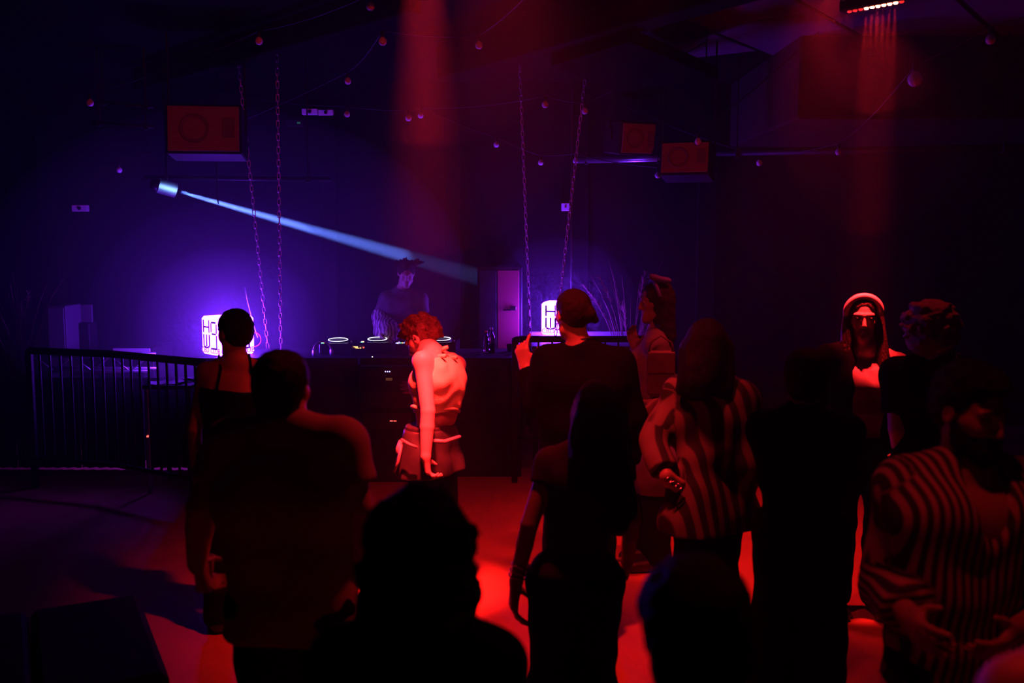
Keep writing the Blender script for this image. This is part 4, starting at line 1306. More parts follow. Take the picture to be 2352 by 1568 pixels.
# ---- 1 the dancer bent forward under the red light
d0 = 5.45
B = Body(-0.43, 5.50, 1.72, -52, 0.98, True)
w = lambda px, py, dd=0.0: tuple(W(px, py, d0 + dd))
B.set(pelvis=w(990, 1022, 0.04), waist=w(1002, 955, 0.03), chest=w(1010, 876, 0.0), neck=w(994, 815, 0.03), head=w(968, 778, 0.12),
      shL=w(970, 829, -0.12), elL=w(983, 945, -0.22), wrL=w(978, 1048, -0.27),
      shR=w(1048, 838, 0.16), elR=w(1030, 930, 0.34), wrR=w(975, 905, 0.44),
      hipL=w(972, 1038, -0.03), hipR=w(1012, 1038, 0.12), knL=w(968, 1215, -0.02), knR=w(1030, 1215, 0.10))
B.set(anL=(B.J['knL'][0] - 0.01, 5.46, 0.085), anR=(B.J['knR'][0] + 0.04, 5.66, 0.085))
B.face(-68, 38, 4)
person('dancer in a cropped halter top bending forward, lit bright red at the centre', B, M_skin_f, 0.0062, True,
       hands={'L': dict(d=(0.10, 0.10, -1), n=(1.0, 0.15, 0.15), curl=(0.55, 0.62, 0.7, 0.75), thumb=0.7)})
# cropped halter top
F = Field(); s = B.s
torso_prims(F, B, 0.010, 0.05, lower=False)
F.rc(B.J['neck'] + B.u * 0.01, B.hp(0, -0.02, -0.06), 0.075, 0.08, 0.01, True)
upv = nrm(B.J['neck'] - B.J['waist'])
r_sh = nrm(B.J['shR'] - B.J['shL']); fw = nrm(np.cross(upv, r_sh))
for q in (-1, 1):    # armholes
    sh = B.J['shL'] if q < 0 else B.J['shR']
    F.el(sh + r_sh * q * 0.005 - upv * 0.02, (0.066, 0.066, 0.092), axes_from(upv), 0.015, True)
add_field(B.root, 'halter_top', F, 0.0062, mat('pale_halter_top', (0.82, 0.74, 0.42), 0.7, bump=0.15, bscale=120), (0.0025, 34),
          cuts=[(B.J['waist'] + upv * 0.035, -upv), (B.J['chest'] + upv * 0.145, upv)])
# rolled hem of the top
mb = MB()
ring = []
c0 = B.J['waist'] + upv * 0.04
for k in range(28):
    a = 2 * math.pi * k / 28
    ring.append(tuple(c0 + r_sh * 0.158 * math.cos(a) + fw * 0.112 * math.sin(a) + upv * 0.008 * math.sin(3 * a)))
mb.tube(ring, 0.012, 8, closed=True)
wpart(B.root, 'rolled_hem', mb, MATS['pale_halter_top'], True)
# neck straps and their knot
st = []
for q in (-1, 1):
    pts = [tuple(B.J['chest'] + upv * 0.14 + r_sh * q * 0.055 - fw * 0.085 * (1 if q > 0 else 1)), tuple(B.J['neck'] + r_sh * q * 0.058 - fw * 0.03 - upv * 0.01), tuple(B.J['neck'] + r_sh * q * 0.035 - fw * 0.062 + upv * 0.02)]
    wpart(B.root, 'neck_strap', MB().tube(pts, [0.012, 0.009, 0.007], 8), MATS['pale_halter_top'], True)
kn_ = A3(W(1020, 800, d0 - 0.02))
mb = MB().tube([tuple(kn_ + A3((0.022, 0, 0.008))), tuple(kn_), tuple(kn_ - A3((0.012, 0, 0.014)))], [0.010, 0.012, 0.006], 8)
mb.tube([tuple(kn_), tuple(kn_ + A3((0.012, 0, -0.035)))], [0.008, 0.004], 6)
wpart(B.root, 'strap_knot', mb, MATS['pale_halter_top'], True)
# hair: short tousled crop
hair(B, [('el', (0, -0.03, 0.05), (0.094, 0.105, 0.088)), ('el', (0, 0.03, 0.085), (0.075, 0.075, 0.05)), ('el', (0.02, -0.08, 0.0), (0.066, 0.05, 0.06))],
     mat('auburn_hair', (0.11, 0.035, 0.028), 0.45, noise=0.7, nscale=45, bump=0.9, bscale=55), 0.0062, (0.0085, 62))
# short black skirt with flaps and straps over tights
F = Field()
pel = B.J['pelvis']; r_h = nrm(B.J['hipR'] - B.J['hipL'])
F.rc(pel - r_h * 0.075 + B.u * 0.05, pel + r_h * 0.075 + B.u * 0.05, 0.112, 0.112, 0.05)
F.rc(pel - r_h * 0.095 - B.u * 0.10, pel + r_h * 0.095 - B.u * 0.10, 0.130, 0.130, 0.06)
F.rc(pel - r_h * 0.10 - B.u * 0.17, pel + r_h * 0.10 - B.u * 0.17, 0.142, 0.142, 0.04)
M_vinyl = mat('black_coated_fabric', (0.035, 0.03, 0.03), 0.32, noise=0.3, nscale=18)
hemz = W(985, 1086, d0).z
add_field(B.root, 'skirt', F, 0.0075, M_vinyl, (0.008, 26, (1, 1, 0.35)), cuts=[((0, 0, hemz), (0, 0, -1)), (pel + B.u * 0.105, (0, 0, 1))])
for (pts, rr) in (([w(922, 1009, -0.20), w(940, 1020, -0.235), w(958, 1027, -0.24)], 0.008), ([w(994, 1012, -0.22), w(1020, 1014, -0.20), w(1056, 1003, -0.10)], 0.011),
                  ([w(921, 1012, -0.14), w(914, 1030, -0.16), w(914, 1042, -0.17)], 0.012), ([w(922, 1020, -0.205), w(915, 1060, -0.225), w(905, 1084, -0.215)], 0.008)):
    wpart(B.root, 'strap', MB().tube(pts, rr, 8), mat('skirt_strap', (0.32, 0.26, 0.25), 0.4), True)
F = Field()
for n in 'LR': leg_prims(F, B, n, 0.004)
F.rc(pel - r_h * 0.07, pel + r_h * 0.07, 0.103, 0.103, 0.05)
add_field(B.root, 'tights', F, 0.011, M_blk_cloth, None, cuts=[((0, 0, hemz + 0.12), (0, 0, 1)), ((0, 0, 0.05), (0, 0, -1))])
F = Field()
F.rc(pel - r_h * 0.06 + B.u * 0.095, pel + r_h * 0.06 + B.u * 0.095, 0.108, 0.108, 0.04)
add_field(B.root, 'waistband', F, 0.008, M_vinyl, None, cuts=[(pel + B.u * 0.075, (0, 0, -1)), (pel + B.u * 0.125, (0, 0, 1))])
shoes(B)

# ---- 2 man in the T-shirt, back to the camera
d0 = 3.1
w = lambda px, py, dd=0.0: tuple(W(px, py, d0 + dd))
B = Body(W(655, 900, d0).x, d0, 1.72, 4, 1.1)
B.set(elL=w(462, 1165, -0.02), wrL=w(452, 1292, 0.10), elR=w(822, 1165, -0.02), wrR=w(806, 1335, 0.06), head=w(652, 893, 0.02), neck=w(655, 988), shL=w(530, 1020), shR=w(788, 1020))
B.face(14, 4)
person('broad man in a plain T-shirt seen from behind at the left', B, M_skin_m, 0.009, False,
       hands={'L': dict(d=(0.15, 0.55, -0.8), n=(1, 0.2, 0), curl=(0.55, 0.6, 0.62, 0.65), thumb=0.8)})
top_garment(B, 't_shirt', mat('grey_t_shirt', (0.34, 0.25, 0.23), 0.9, bump=0.2, bscale=200), 0.018, (0.60, 0.60), hem=-0.11, neck_r=0.074, res=0.010, noise=(0.005, 14))
hair(B, [('el', (0, -0.022, 0.042), (0.088, 0.108, 0.088)), ('el', (0, -0.045, -0.015), (0.078, 0.075, 0.080))], M_hair_blk, 0.010, (0.002, 80))
trousers(B, top=0.05); shoes(B)
# his glass, held in the left hand
cp = A3(W(468, 1318, d0 + 0.16))
r = empty('plastic_cup', (cp[0], cp[1], cp[2] - 0.06), label='plastic cup held low by the man in the T-shirt', cat='cup')
MB().lathe([(0.0, 0.0), (0.026, 0.001), (0.037, 0.115), (0.0385, 0.118), (0.035, 0.115), (0.024, 0.006), (0.0, 0.006)], 20, cap=False).build('cup', mat('cup_plastic', (0.7, 0.68, 0.68), 0.15, alpha=0.55), r, True)
MB().tube([(0.038 * math.cos(2 * math.pi * k / 20), 0.038 * math.sin(2 * math.pi * k / 20), 0.117) for k in range(20)], 0.0028, 6, closed=True).build('rim', mat('cup_rim', (0.85, 0.8, 0.8), 0.15), r, True)

# ---- 3 woman in the strappy black top
d0 = 5.2
w = lambda px, py, dd=0.0: tuple(W(px, py, d0 + dd))
B = Body(W(530, 900, d0).x, d0, 1.70, -22, 0.95, True)
B.set(head=w(538, 763, 0.0), neck=w(540, 830, 0.0), elL=w(447, 985, 0.0), wrL=w(452, 1090, 0.10), elR=w(620, 985, -0.05), wrR=w(610, 1085, 0.1), shL=w(474, 853, 0.02), shR=w(600, 850, -0.05))
B.face(-50, 8)
person('woman in a strappy black top with hair pinned up before the left light box', B, M_skin_m, 0.008, True, eyes=True)
F = Field()
torso_prims(F, B, 0.010, 0.05, upper=True)
ax_ = nrm(B.J['neck'] - B.J['waist'])
add_field(B.root, 'strappy_top', F, 0.010, M_blk_cloth, (0.002, 30), cuts=[(B.J['chest'] + ax_ * 0.045, ax_), (B.J['pelvis'] - ax_ * 0.02, -ax_)])
for q in (-1, 1):
    sh = B.J['shR'] if q > 0 else B.J['shL']
    c = B.J['neck'] * 0.45 + sh * 0.55
    pts = [tuple(B.J['chest'] + ax_ * 0.03 + B.r * q * 0.085 - B.f * 0.10), tuple(c - B.f * 0.075 + B.u * 0.0), tuple(c + B.u * 0.062), tuple(c + B.f * 0.07 + B.u * 0.01), tuple(B.J['chest'] + ax_ * 0.03 + B.r * q * 0.085 + B.f * 0.11)]
    wpart(B.root, 'shoulder_strap', MB().tube(pts, 0.007, 6), M_blk_cloth, True)
hair(B, CAP + [('el', (0, -0.10, 0.03), (0.045, 0.045, 0.045))], M_hair_blk, 0.009, (0.0015, 90))
trousers(B, top=0.06); shoes(B)

# ---- 4 foreground head with loose curls
d0 = 1.9
w = lambda px, py, dd=0.0: tuple(W(px, py, d0 + dd))
B = Body(W(960, 1200, d0).x, d0, 1.585, 3, 1.02, True)
B.set(head=w(965, 1245, 0.0))
B.face(5, 6)
person('person with loose dark curls in the foreground, only head and shoulders in view', B, M_skin_m, 0.010)
top_garment(B, 'black_jumper', M_blk_cloth, 0.022, (1, 1), (0.9, 0.9), hem=-0.08, neck_r=0.07, res=0.011)
rnd = random.Random(4)
pr = [('el', (0, -0.025, 0.028), (0.098, 0.112, 0.094)), ('el', (0, -0.06, -0.05), (0.103, 0.075, 0.095)), ('el', (0, -0.07, -0.13), (0.108, 0.06, 0.08))]
for k in range(46):
    a = rnd.uniform(0, 2 * math.pi); z = rnd.uniform(-0.17, 0.09); rr = 0.098 + 0.012 * rnd.random() if z < 0.05 else 0.075
    if math.sin(a) > 0.5: continue
    pr.append(('el', (rr * math.cos(a), -0.04 + rr * 0.9 * math.sin(a), z), (0.022, 0.022, 0.026), 0.015))
hair(B, pr, M_hair_blk, 0.008, (0.006, 95))
trousers(B); shoes(B)

# ---- 5 man in black with a raised hand
d0 = 5.0
w = lambda px, py, dd=0.0: tuple(W(px, py, d0 + dd))
B = Body(W(1335, 900, d0).x, d0, 1.82, -14, 1.08)
B.set(head=w(1314, 722, 0.0), neck=w(1334, 808), shL=w(1258, 828, 0.05), shR=w(1422, 835, -0.04), elL=w(1236, 925, 0.12), wrL=w(1208, 842, 0.24), elR=w(1452, 960, 0.0), wrR=w(1440, 1070, 0.1))
B.face(-24, 4)
person('man in black with a ponytail raising his left hand before the right light box', B, M_skin_m, 0.007, True,
       hands={'L': dict(d=(-0.25, 0.1, 1.0), n=(0.5, 1.0, 0.1), curl=(0.38, 0.8, 0.9, 0.9), thumb=0.0, spread=0.12)})
top_garment(B, 'black_sweatshirt', M_blk_cloth, 0.020, (1, 1), (0.9, 0.9), hem=-0.10, neck_r=0.092, res=0.011, noise=(0.004, 16))
hair(B, [CAP[0], ('el', (0, -0.05, 0.0), (0.072, 0.066, 0.070)), ('rc', (0.05, -0.10, 0.0), (0.075, -0.10, -0.03), 0.03, 0.018)], M_hair_blk, 0.008, (0.0015, 90))
ring = [tuple(B.J['neck'] + B.u * 0.055 + (B.r * math.cos(a) * 0.066 + B.f * (math.sin(a) * 0.066)) - B.u * 0.02 * math.sin(a) + B.u * 0.008 * math.cos(a)) for a in [2 * math.pi * k / 24 for k in range(24)]]
wpart(B.root, 'neck_cord', MB().tube(ring, 0.005, 6, closed=True), M_rubber, True)
trousers(B); shoes(B)

# ---- 6 long-haired woman with her hand hanging against the lit floor
d0 = 3.9
w = lambda px, py, dd=0.0: tuple(W(px, py, d0 + dd))
B = Body(W(1325, 1200, d0).x, d0, 1.56, 12, 0.98, True)
B.set(head=w(1372, 942, 0.03), neck=w(1355, 1020, 0.0), shL=w(1262, 1062, 0.02), shR=w(1425, 1058, 0.0), elL=w(1216, 1205, -0.05), wrL=w(1186, 1334, 0.0), elR=w(1452, 1190, -0.02), wrR=w(1440, 1290, 0.12),
      chest=w(1340, 1120), waist=w(1325, 1225), pelvis=w(1322, 1315), hipL=w(1272, 1345), hipR=w(1370, 1345), knL=w(1266, 1560, 0.0), knR=w(1365, 1560, 0.0))
B.set(anL=(B.J['knL'][0] - 0.06, d0 - 0.02, 0.085), anR=(B.J['knR'][0] + 0.05, d0, 0.085))
B.face(10, 10)
person('short woman with waist-long dark hair, one hand hanging against the red floor', B, M_skin_d, 0.0065, False,
       hands={'L': dict(d=(-0.12, 0.0, -1), n=(1.0, 0.1, 0.0), curl=(0.36, 0.40, 0.43, 0.46), thumb=0.85, spread=0.04, scale=1.3)})
top_garment(B, 'dark_top', mat('dark_ribbed_top', (0.045, 0.03, 0.03), 0.85, spec=0.15), 0.010, (0.35, 0.35), hem=-0.01, neck_r=0.075, res=0.010, noise=(0.003, 22))
hair(B, CAP + [('w', w(1372, 930, -0.09), w(1390, 1100, -0.16), 0.085, 0.10), ('w', w(1390, 1100, -0.16), w(1410, 1195, -0.15), 0.10, 0.06),
               ('w', w(1350, 960, -0.08), w(1345, 1120, -0.15), 0.07, 0.07), ('w', w(1410, 960, -0.05), w(1445, 1180, -0.12), 0.06, 0.035)], M_hair_blk, 0.010, (0.005, 60, (1, 1, 0.25)))
for q, z in ((0.0, 0.026), (0.5, 0.05), (1.0, 0.078)):
    c = B.J['wrL'] + nrm(B.J['elL'] - B.J['wrL']) * z
    R = axes_from(B.J['elL'] - B.J['wrL'])
    wpart(B.root, 'bracelet', MB().tube([tuple(A3(c) + A3(R @ Vector((0.034 * math.cos(a), 0.034 * math.sin(a), 0.004 * math.sin(2 * a + q))))) for a in [2 * math.pi * k / 20 for k in range(20)]], 0.0035, 6, closed=True), mat('silver', (0.8, 0.78, 0.76), 0.2, metal=1.0), True)
trousers(B, top=0.02, t=0.03); shoes(B)

# ---- 7 woman in the striped shirt
d0 = 4.6
w = lambda px, py, dd=0.0: tuple(W(px, py, d0 + dd))
B = Body(W(1635, 900, d0).x, d0, 1.70, -28, 1.05, True)
B.set(head=w(1618, 795, 0.0), neck=w(1628, 872, 0.0), shL=w(1562, 905, 0.10), shR=w(1705, 915, -0.08), elL=w(1502, 1010, 0.02), wrL=w(1530, 1092, -0.14), elR=w(1728, 1060, -0.12), wrR=w(1690, 1160, -0.02))
B.face(-30, 12)
person('long-haired woman in an open striped shirt with rings, seen from behind', B, M_skin_m, 0.008, False,
       hands={'L': dict(d=(0.6, 0.1, -0.5), n=(0.2, 1.0, 0.2), curl=(0.5, 0.55, 0.6, 0.65), thumb=0.6)})
MS1 = stripe_mat('wide_striped_cotton', (0.16, 0.12, 0.105), (0.012, 0.016, 0.018), 0.062)
top_garment(B, 'striped_shirt', MS1, 0.026, (1, 1), (0.85, 0.85), hem=-0.2, neck_r=0.085, res=0.009, noise=(0.006, 15), stripe=arm_stripe(B, 0.12),
            extra=lambda F: F.rc(B.J['pelvis'] - B.r * 0.11 - B.u * 0.15, B.J['pelvis'] + B.r * 0.12 - B.u * 0.15, 0.15, 0.15, 0.08))
hair(B, CAP + [('w', w(1622, 790, -0.08), w(1612, 870, -0.13), 0.095, 0.09), ('w', w(1590, 800, -0.02), w(1578, 890, -0.06), 0.06, 0.05), ('w', w(1650, 800, -0.05), w(1660, 890, -0.12), 0.07, 0.055)], M_hair_blk, 0.010, (0.005, 55, (1, 1, 0.3)))
fw_ = B.J['wrL']
for k, (px, py) in enumerate(((1537, 1102), (1549, 1112), (1560, 1117))):
    c = A3(W(px, py, d0 - 0.175))
    wpart(B.root, 'ring', MB().tube([tuple(c + A3((0.011 * math.cos(a), 0.006 * math.sin(a), 0.011 * math.sin(a)))) for a in [2 * math.pi * i / 14 for i in range(14)]], 0.0042, 6, closed=True), MATS['silver'], True)
trousers(B); shoes(B)

# ---- 8 woman in pale top with a hairband, in profile
d0 = 6.2
w = lambda px, py, dd=0.0: tuple(W(px, py, d0 + dd))
B = Body(W(1500, 900, d0).x, d0, 1.78, -98, 0.95, True)
B.set(head=w(1506, 693, 0.0), shL=w(1505, 795, -0.16), shR=w(1520, 795, 0.16), elL=w(1545, 880, -0.22), wrL=w(1510, 920, -0.26), elR=w(1480, 870, 0.2), wrR=w(1460, 800, 0.2))
B.face(-98, 5)
person('woman in a pale dress in profile with a dark bag under her arm', B, M_skin_shaded, 0.009, True, eyes=True)
MD = mat('pale_dress', (0.085, 0.075, 0.10), 0.8)
top_garment(B, 'pale_dress', MD, 0.014, (0.55, 0.55), hem=-0.45, neck_r=0.095, res=0.011, noise=(0.006, 20),
            extra=lambda F: F.rc(B.J['pelvis'] - B.r * 0.08 - B.u * 0.32, B.J['pelvis'] + B.r * 0.08 - B.u * 0.32, 0.17, 0.17, 0.1))
hair(B, CAP + [('w', w(1520, 690, -0.02), w(1528, 770, -0.02), 0.075, 0.07)], M_hair_blk, 0.010, (0.004, 60))
band = [tuple(B.hp(0.088 * math.cos(a), -0.005 + 0.02 * math.sin(a), 0.035 + 0.10 * math.sin(a))) for a in [math.pi * (k / 20) for k in range(21)]]
mbb = MB()
hb = [tuple(W(1490 + 52 * k / 8, 633 + 12 * (k / 8) + 2 * math.sin(math.pi * k / 8), d0 - 0.06)) for k in range(9)]
wpart(B.root, 'hairband', MB().tube(band, 0.012, 8), mat('lilac_hairband', (0.07, 0.06, 0.5), 0.7), True)
wpart(B.root, 'hair_bow', MB().tube(hb, [0.012, 0.02, 0.022, 0.021, 0.02, 0.02, 0.02, 0.018, 0.01], 8), MATS['lilac_hairband'], True)
c = W(1517, 858, d0 - 0.28)
r = empty('handbag', (c.x, c.y, c.z - 0.14), label='dark bag held under the arm of the woman in the pale dress', cat='bag')
MB().bbox((0, 0, 0.14), (0.085, 0.03, 0.14), 0.025).build('bag_body', mat('dark_leather', (0.05, 0.02, 0.02), 0.5), r)
MB().bbox((0, -0.033, 0.21), (0.082, 0.006, 0.065), 0.006).build('flap', MATS['dark_leather'], r)
MB().tube([(-0.08, 0, 0.26), (-0.06, 0, 0.33), (0, 0, 0.37), (0.06, 0, 0.33), (0.08, 0, 0.26)], 0.007, 6).build('strap', MATS['dark_leather'], r, True)
trousers(B, top=-0.2); shoes(B)

# ---- 9 woman with the headband, facing the camera
d0 = 5.42
w = lambda px, py, dd=0.0: tuple(W(px, py, d0 + dd))
B = Body(W(1985, 900, d0).x, d0, 1.755, 184, 0.98, True)
B.set(head=w(1981, 728, 0.0), neck=w(1985, 795), shR=w(1900, 825, 0.02), shL=w(2064, 833, 0.02), elR=w(1868, 935, 0.03), wrR=w(1880, 1040, -0.1), elL=w(2090, 945, 0.05), wrL=w(2060, 1040, -0.1))
B.face(193, 6)
person('woman with a pale headband and long hair facing the camera at the right', B, M_skin_f, 0.0062, True, eyes=True)
F = Field(); torso_prims(F, B, 0.009, 0.05, lower=False)
ax_ = nrm(B.J['neck'] - B.J['waist'])
add_field(B.root, 'crop_top', F, 0.009, mat('pale_crop_top', (0.30, 0.22, 0.20), 0.8), (0.002, 30), cuts=[(B.J['chest'] + ax_ * 0.085, ax_), (B.J['waist'] + ax_ * 0.045, -ax_)])
F = Field()    # open black jacket slipped off her left shoulder
torso_prims(F, B, 0.024, 0.05)
arm_prims(F, B, 'R', 0.026); F.rc(B.J['elL'], B.J['wrL'], 0.065, 0.05, 0.03); F.rc(B.J['shL'] * 0.35 + B.J['elL'] * 0.65, B.J['elL'], 0.075, 0.07, 0.03)
F.rc(B.loc(0.0, 0.14, 0.85), B.loc(0.0, 0.13, 1.50), 0.085, 0.095, 0.02, True)
F.rc(B.J['neck'], B.J['head'], 0.085, 0.10, 0.01, True)
F.el(B.J['shL'] + B.u * 0.02, (0.11, 0.14, 0.11), None, 0.02, True)
add_field(B.root, 'open_jacket', F, 0.010, M_blk_cloth, (0.004, 18), cuts=[((0, 0, B.J['pelvis'][2] - 0.06), (0, 0, -1))])
hair(B, CAP + [('w', w(1950, 730, 0.0), w(1940, 850, -0.04), 0.032, 0.04), ('w', w(2014, 730, 0.0), w(2030, 850, -0.05), 0.036, 0.045), ('w', w(1985, 740, 0.09), w(1985, 860, 0.10), 0.07, 0.07)], M_hair_brn, 0.008, (0.003, 60, (1, 1, 0.3)))
bandp = [tuple(B.hp(0.089 * math.cos(a), 0.036 + 0.012 * math.sin(a), 0.035 + 0.088 * math.sin(a))) for a in [math.pi * (-0.08 + 1.16 * k / 22) for k in range(23)]]
wpart(B.root, 'headband', MB().tube(bandp, 0.017, 10), mat('pale_headband', (0.80, 0.66, 0.58), 0.7), True)
trousers(B, top=0.06); shoes(B)

# ---- 10 curly-haired person seen from behind
d0 = 4.8
w = lambda px, py, dd=0.0: tuple(W(px, py, d0 + dd))
B = Body(W(2150, 900, d0).x, d0, 1.80, 22, 1.02)
B.set(head=w(2140, 748, 0.0), elL=w(2062, 985, 0.0), wrL=w(2080, 1080, 0.12))
B.face(30, 0)
person('person with a big round mop of curls and black clothes seen from behind', B, M_skin_f, 0.009)
top_garment(B, 'black_vest', M_blk_cloth, 0.016, (0.7, 0.7), hem=-0.1, neck_r=0.085, res=0.011)
rnd = random.Random(8)
pr = [('el', (0, -0.02, 0.02), (0.118, 0.118, 0.108)), ('el', (0, -0.05, -0.07), (0.105, 0.085, 0.075))]
for k in range(90):
    a = rnd.uniform(0, 2 * math.pi); z = rnd.uniform(-0.11, 0.10); rr = math.sqrt(max(0.02, 1 - (z / 0.13) ** 2)) * 0.12
    if math.sin(a) > 0.55: continue
    pr.append(('el', (rr * math.cos(a), -0.02 + rr * math.sin(a), z), (0.02, 0.02, 0.02), 0.012))
hair(B, pr, M_hair_lit, 0.0075, (0.004, 110))
pts = [w(2150, 808, -0.12), w(2172, 797, -0.14), w(2200, 787, -0.12)]
wpart(B.root, 'collar_strap', MB().tube(pts, [0.008, 0.012, 0.010], 8), mat('pale_collar', (0.5, 0.36, 0.33), 0.6), True)
c = A3(W(2202, 816, d0 - 0.12))
wpart(B.root, 'earring', MB().tube([tuple(c + A3((0.010 * math.cos(a), 0, 0.012 * math.sin(a)))) for a in [2 * math.pi * i / 14 for i in range(14)]], 0.005, 6, closed=True), MATS['silver'], True)
trousers(B); shoes(B)

# ---- 11 bearded man in the pinstriped shirt
d0 = 2.75
w = lambda px, py, dd=0.0: tuple(W(px, py, d0 + dd))
B = Body(W(2215, 900, d0).x, d0, 1.765, 164, 1.0)
B.set(head=w(2232, 945, 0.0), neck=w(2215, 1075, 0.02), shR=w(2075, 1118, 0.03), shL=w(2370, 1118, 0.10), elR=w(2035, 1340, 0.05), wrR=w(2090, 1420, -0.18), elL=w(2440, 1330, 0.08), wrL=w(2330, 1450, -0.12))
B.face(158, 12)
person('bearded man in an open pinstriped shirt at the right edge', B, M_skin_m, 0.0068, True, eyes=True)
MS2 = stripe_mat('pinstriped_cotton', (0.50, 0.36, 0.33), (0.03, 0.022, 0.024), 0.026)
top_garment(B, 'pinstriped_shirt', MS2, 0.022, (1, 1), (0.8, 0.8), hem=-0.12, neck_r=0.085, res=0.009, noise=(0.004, 16), stripe=arm_stripe(B, 0.05),
            extra=lambda F: F.rc(B.J['neck'] + B.f * 0.12 + B.u * 0.02, B.J['chest'] + B.f * 0.165 - B.u * 0.06, 0.085, 0.03, 0.01, True))
F = Field(); R = B.headR(); h = B.hs
F.el(B.hp(0, 0.03, -0.075), A3((0.064, 0.07, 0.058)) * h, R, 0.02)
F.rc(B.hp(0, 0.075, -0.10), B.hp(0, 0.06, -0.135), 0.038 * h, 0.022 * h, 0.03)
for q in (-1, 1):
    F.rc(B.hp(q * 0.066, 0.0, -0.015), B.hp(q * 0.055, 0.03, -0.07), 0.012 * h, 0.022 * h, 0.02)
    F.rc(B.hp(0.0, 0.094, -0.048), B.hp(q * 0.03, 0.082, -0.062), 0.009 * h, 0.009 * h, 0.01)
F.el(B.hp(0, 0.108, -0.068), A3((0.022, 0.02, 0.011)) * h, R, 0.008, True)
F.el(B.hp(0, 0.09, -0.010), A3((0.052, 0.05, 0.034)) * h, R, 0.01, True)
add_field(B.root, 'beard', F, 0.0065, M_hair_blk, (0.003, 110))
hair(B, [('el', (0, -0.028, 0.050), (0.088, 0.102, 0.090)), ('el', (0, -0.05, 0.0), (0.08, 0.072, 0.075)), ('el', (0, 0.02, 0.095), (0.07, 0.07, 0.04))], M_hair_blk, 0.008, (0.005, 80))
for q in (-1, 1):
    wpart(B.root, 'eyebrow', MB().tube([tuple(B.hp(q * 0.014, 0.0975, 0.028)), tuple(B.hp(q * 0.032, 0.093, 0.034)), tuple(B.hp(q * 0.050, 0.079, 0.028))], [0.005, 0.006, 0.003], 6), M_hair_blk, True)
trousers(B); shoes(B)

# ---- 12 dark head at the lower right foreground
d0 = 1.5
w = lambda px, py, dd=0.0: tuple(W(px, py, d0 + dd))
B = Body(W(1600, 1400, d0).x, d0, 1.595, -8, 1.0)
B.face(-10, 8)
person('dark-haired person low in the right foreground, seen from behind', B, M_skin_m, 0.011)
top_garment(B, 'dark_shirt', M_blk_cloth, 0.02, (1, 1), (0.3, 0.3), hem=-0.08, res=0.012)
hair(B, [('el', (0, -0.022, 0.035), (0.092, 0.110, 0.09)), ('el', (0, -0.045, -0.03), (0.088, 0.082, 0.085))], M_hair_blk, 0.009, (0.003, 80))
trousers(B); shoes(B)

# ---- 13 bare red shoulder in the lower right corner
d0 = 1.45
B = Body(0.905, d0, 1.79, -12, 1.02, True)
B.face(-5, 0)
person('person cut off at the lower right corner with a bare red-lit shoulder', B, M_skin_f, 0.010)
F = Field(); torso_prims(F, B, 0.010, 0.05)
ax_ = nrm(B.J['neck'] - B.J['waist'])
add_field(B.root, 'tube_top', F, 0.011, M_blk_cloth, None, cuts=[(B.J['chest'] + ax_ * 0.03, ax_), (B.J['pelvis'], -ax_)])
hair(B, CAP + [('rc', (0, -0.10, 0.03), (0.0, -0.12, -0.04), 0.04, 0.02)], M_hair_brn, 0.010)
trousers(B); shoes(B)

# ---- 14 person in a black hooded jacket between the striped shirt and the headband
d0 = 4.1
w = lambda px, py, dd=0.0: tuple(W(px, py, d0 + dd))
B = Body(W(1850, 900, d0).x, d0, 1.63, 14, 0.88)
B.set(elL=w(1780, 1100, 0.0), wrL=w(1806, 1030, 0.14), elR=w(1918, 1100, 0.0), wrR=w(1895, 1065, 0.18))
B.face(16, 12)
person('person in a black jacket with dark hair left of the headband woman, back turned', B, M_skin_m, 0.010)
top_garment(B, 'black_jacket', M_blk_cloth, 0.024, (0.8, 1), (0.0, 0.9), hem=-0.15, neck_r=0.072, res=0.011)
hair(B, [('el', (0, -0.022, 0.035), (0.09, 0.108, 0.09)), ('el', (0, -0.045, -0.03), (0.086, 0.08, 0.085))], M_hair_blk, 0.010, (0.003, 70))
trousers(B, t=0.045); shoes(B)

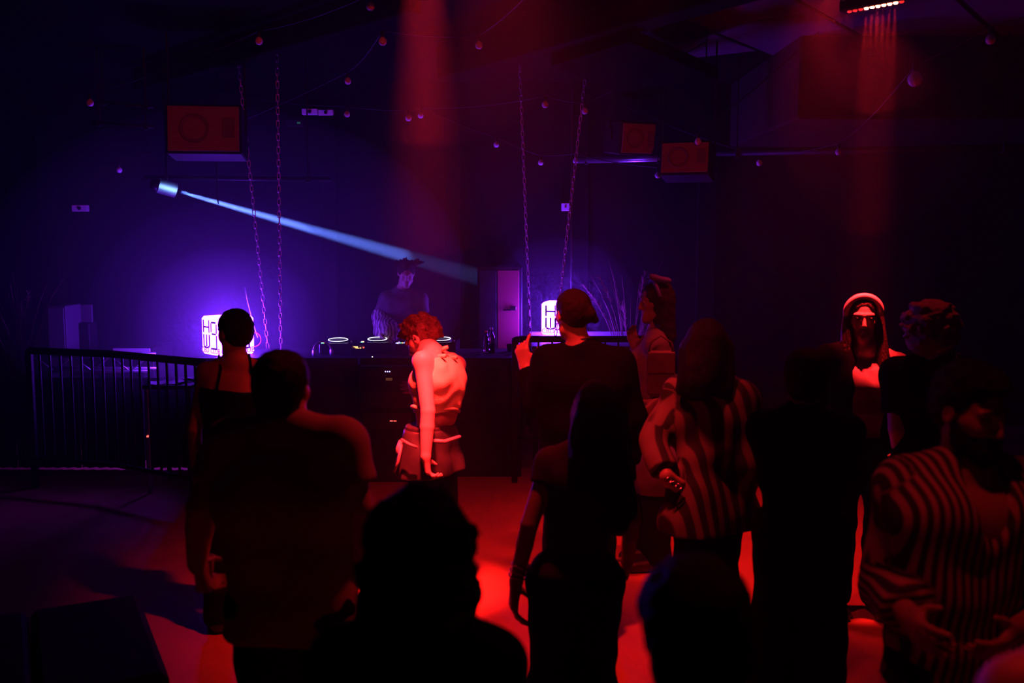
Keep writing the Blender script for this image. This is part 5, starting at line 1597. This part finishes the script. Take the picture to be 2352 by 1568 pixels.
# ---- 15 the one behind the decks
d0 = 10.0
w = lambda px, py, dd=0.0: tuple(W(px, py, d0 + dd))
B = Body(W(922, 700, d0).x, d0, 1.84, 176, 0.95)
B.set(head=w(933, 627, -0.05), shR=w(888, 686, 0), shL=w(966, 686, 0), elR=w(872, 728, -0.05), wrR=w(876, 765, -0.28), elL=w(972, 728, -0.04), wrL=w(950, 762, -0.28))
B.face(170, 22)
person('person in a printed shirt playing records behind the desk', B, M_skin_d, 0.010, True)
MP = mat('printed_cloth', (0.20, 0.13, 0.15), 0.8)
nt = MP.node_tree
tc = nt.nodes.new('ShaderNodeTexCoord'); vo = nt.nodes.new('ShaderNodeTexVoronoi'); vo.inputs['Scale'].default_value = 22
wv = nt.nodes.new('ShaderNodeTexWave'); wv.inputs['Scale'].default_value = 9; wv.inputs['Distortion'].default_value = 9
mx = nt.nodes.new('ShaderNodeMix'); mx.data_type = 'RGBA'; mx.inputs[6].default_value = (0.06, 0.03, 0.05, 1); mx.inputs[7].default_value = (0.55, 0.40, 0.42, 1)
nt.links.new(tc.outputs['Object'], wv.inputs['Vector']); nt.links.new(wv.outputs['Fac'], mx.inputs[0])
nt.links.new(mx.outputs[2], nt.nodes['Principled BSDF'].inputs['Base Color'])
M_dj = mat('dark_printed_tee', (0.09, 0.06, 0.065), 0.8, noise=0.9, nscale=11)
top_garment(B, 'printed_shirt', M_dj, 0.02, (0.8, 0.8), hem=-0.1, neck_r=0.075, res=0.012, noise=(0.004, 18))
F = Field()
F.rc(B.J['shR'] * 0.3 + B.J['elR'] * 0.7, B.J['elR'], 0.065, 0.07, 0.03); F.rc(B.J['elR'], tuple(W(893, 762, d0 - 0.25)), 0.075, 0.115, 0.04); F.rc(B.J['elR'], tuple(W(872, 764, d0 - 0.2)), 0.06, 0.06, 0.04)
add_field(B.root, 'patterned_sleeve', F, 0.010, MP, (0.006, 26), cuts=[((0, 0, DZ + 0.02), (0, 0, -1))])
rnd = random.Random(2)
pr = [('el', (0, -0.01, 0.045), (0.090, 0.105, 0.085))]
for k in range(16):
    a = math.pi * rnd.random(); 
    pr.append(('rc', (0.05 * math.cos(a), 0.0, 0.09), ((0.13 + 0.05 * rnd.random()) * math.cos(a), rnd.uniform(-0.04, 0.04), 0.09 + 0.05 * math.sin(a) + 0.02 * rnd.random()), 0.018, 0.008, 0.012))
hair(B, pr, M_hair_blk, 0.008, (0.002, 80))
trousers(B, res=0.014); shoes(B)
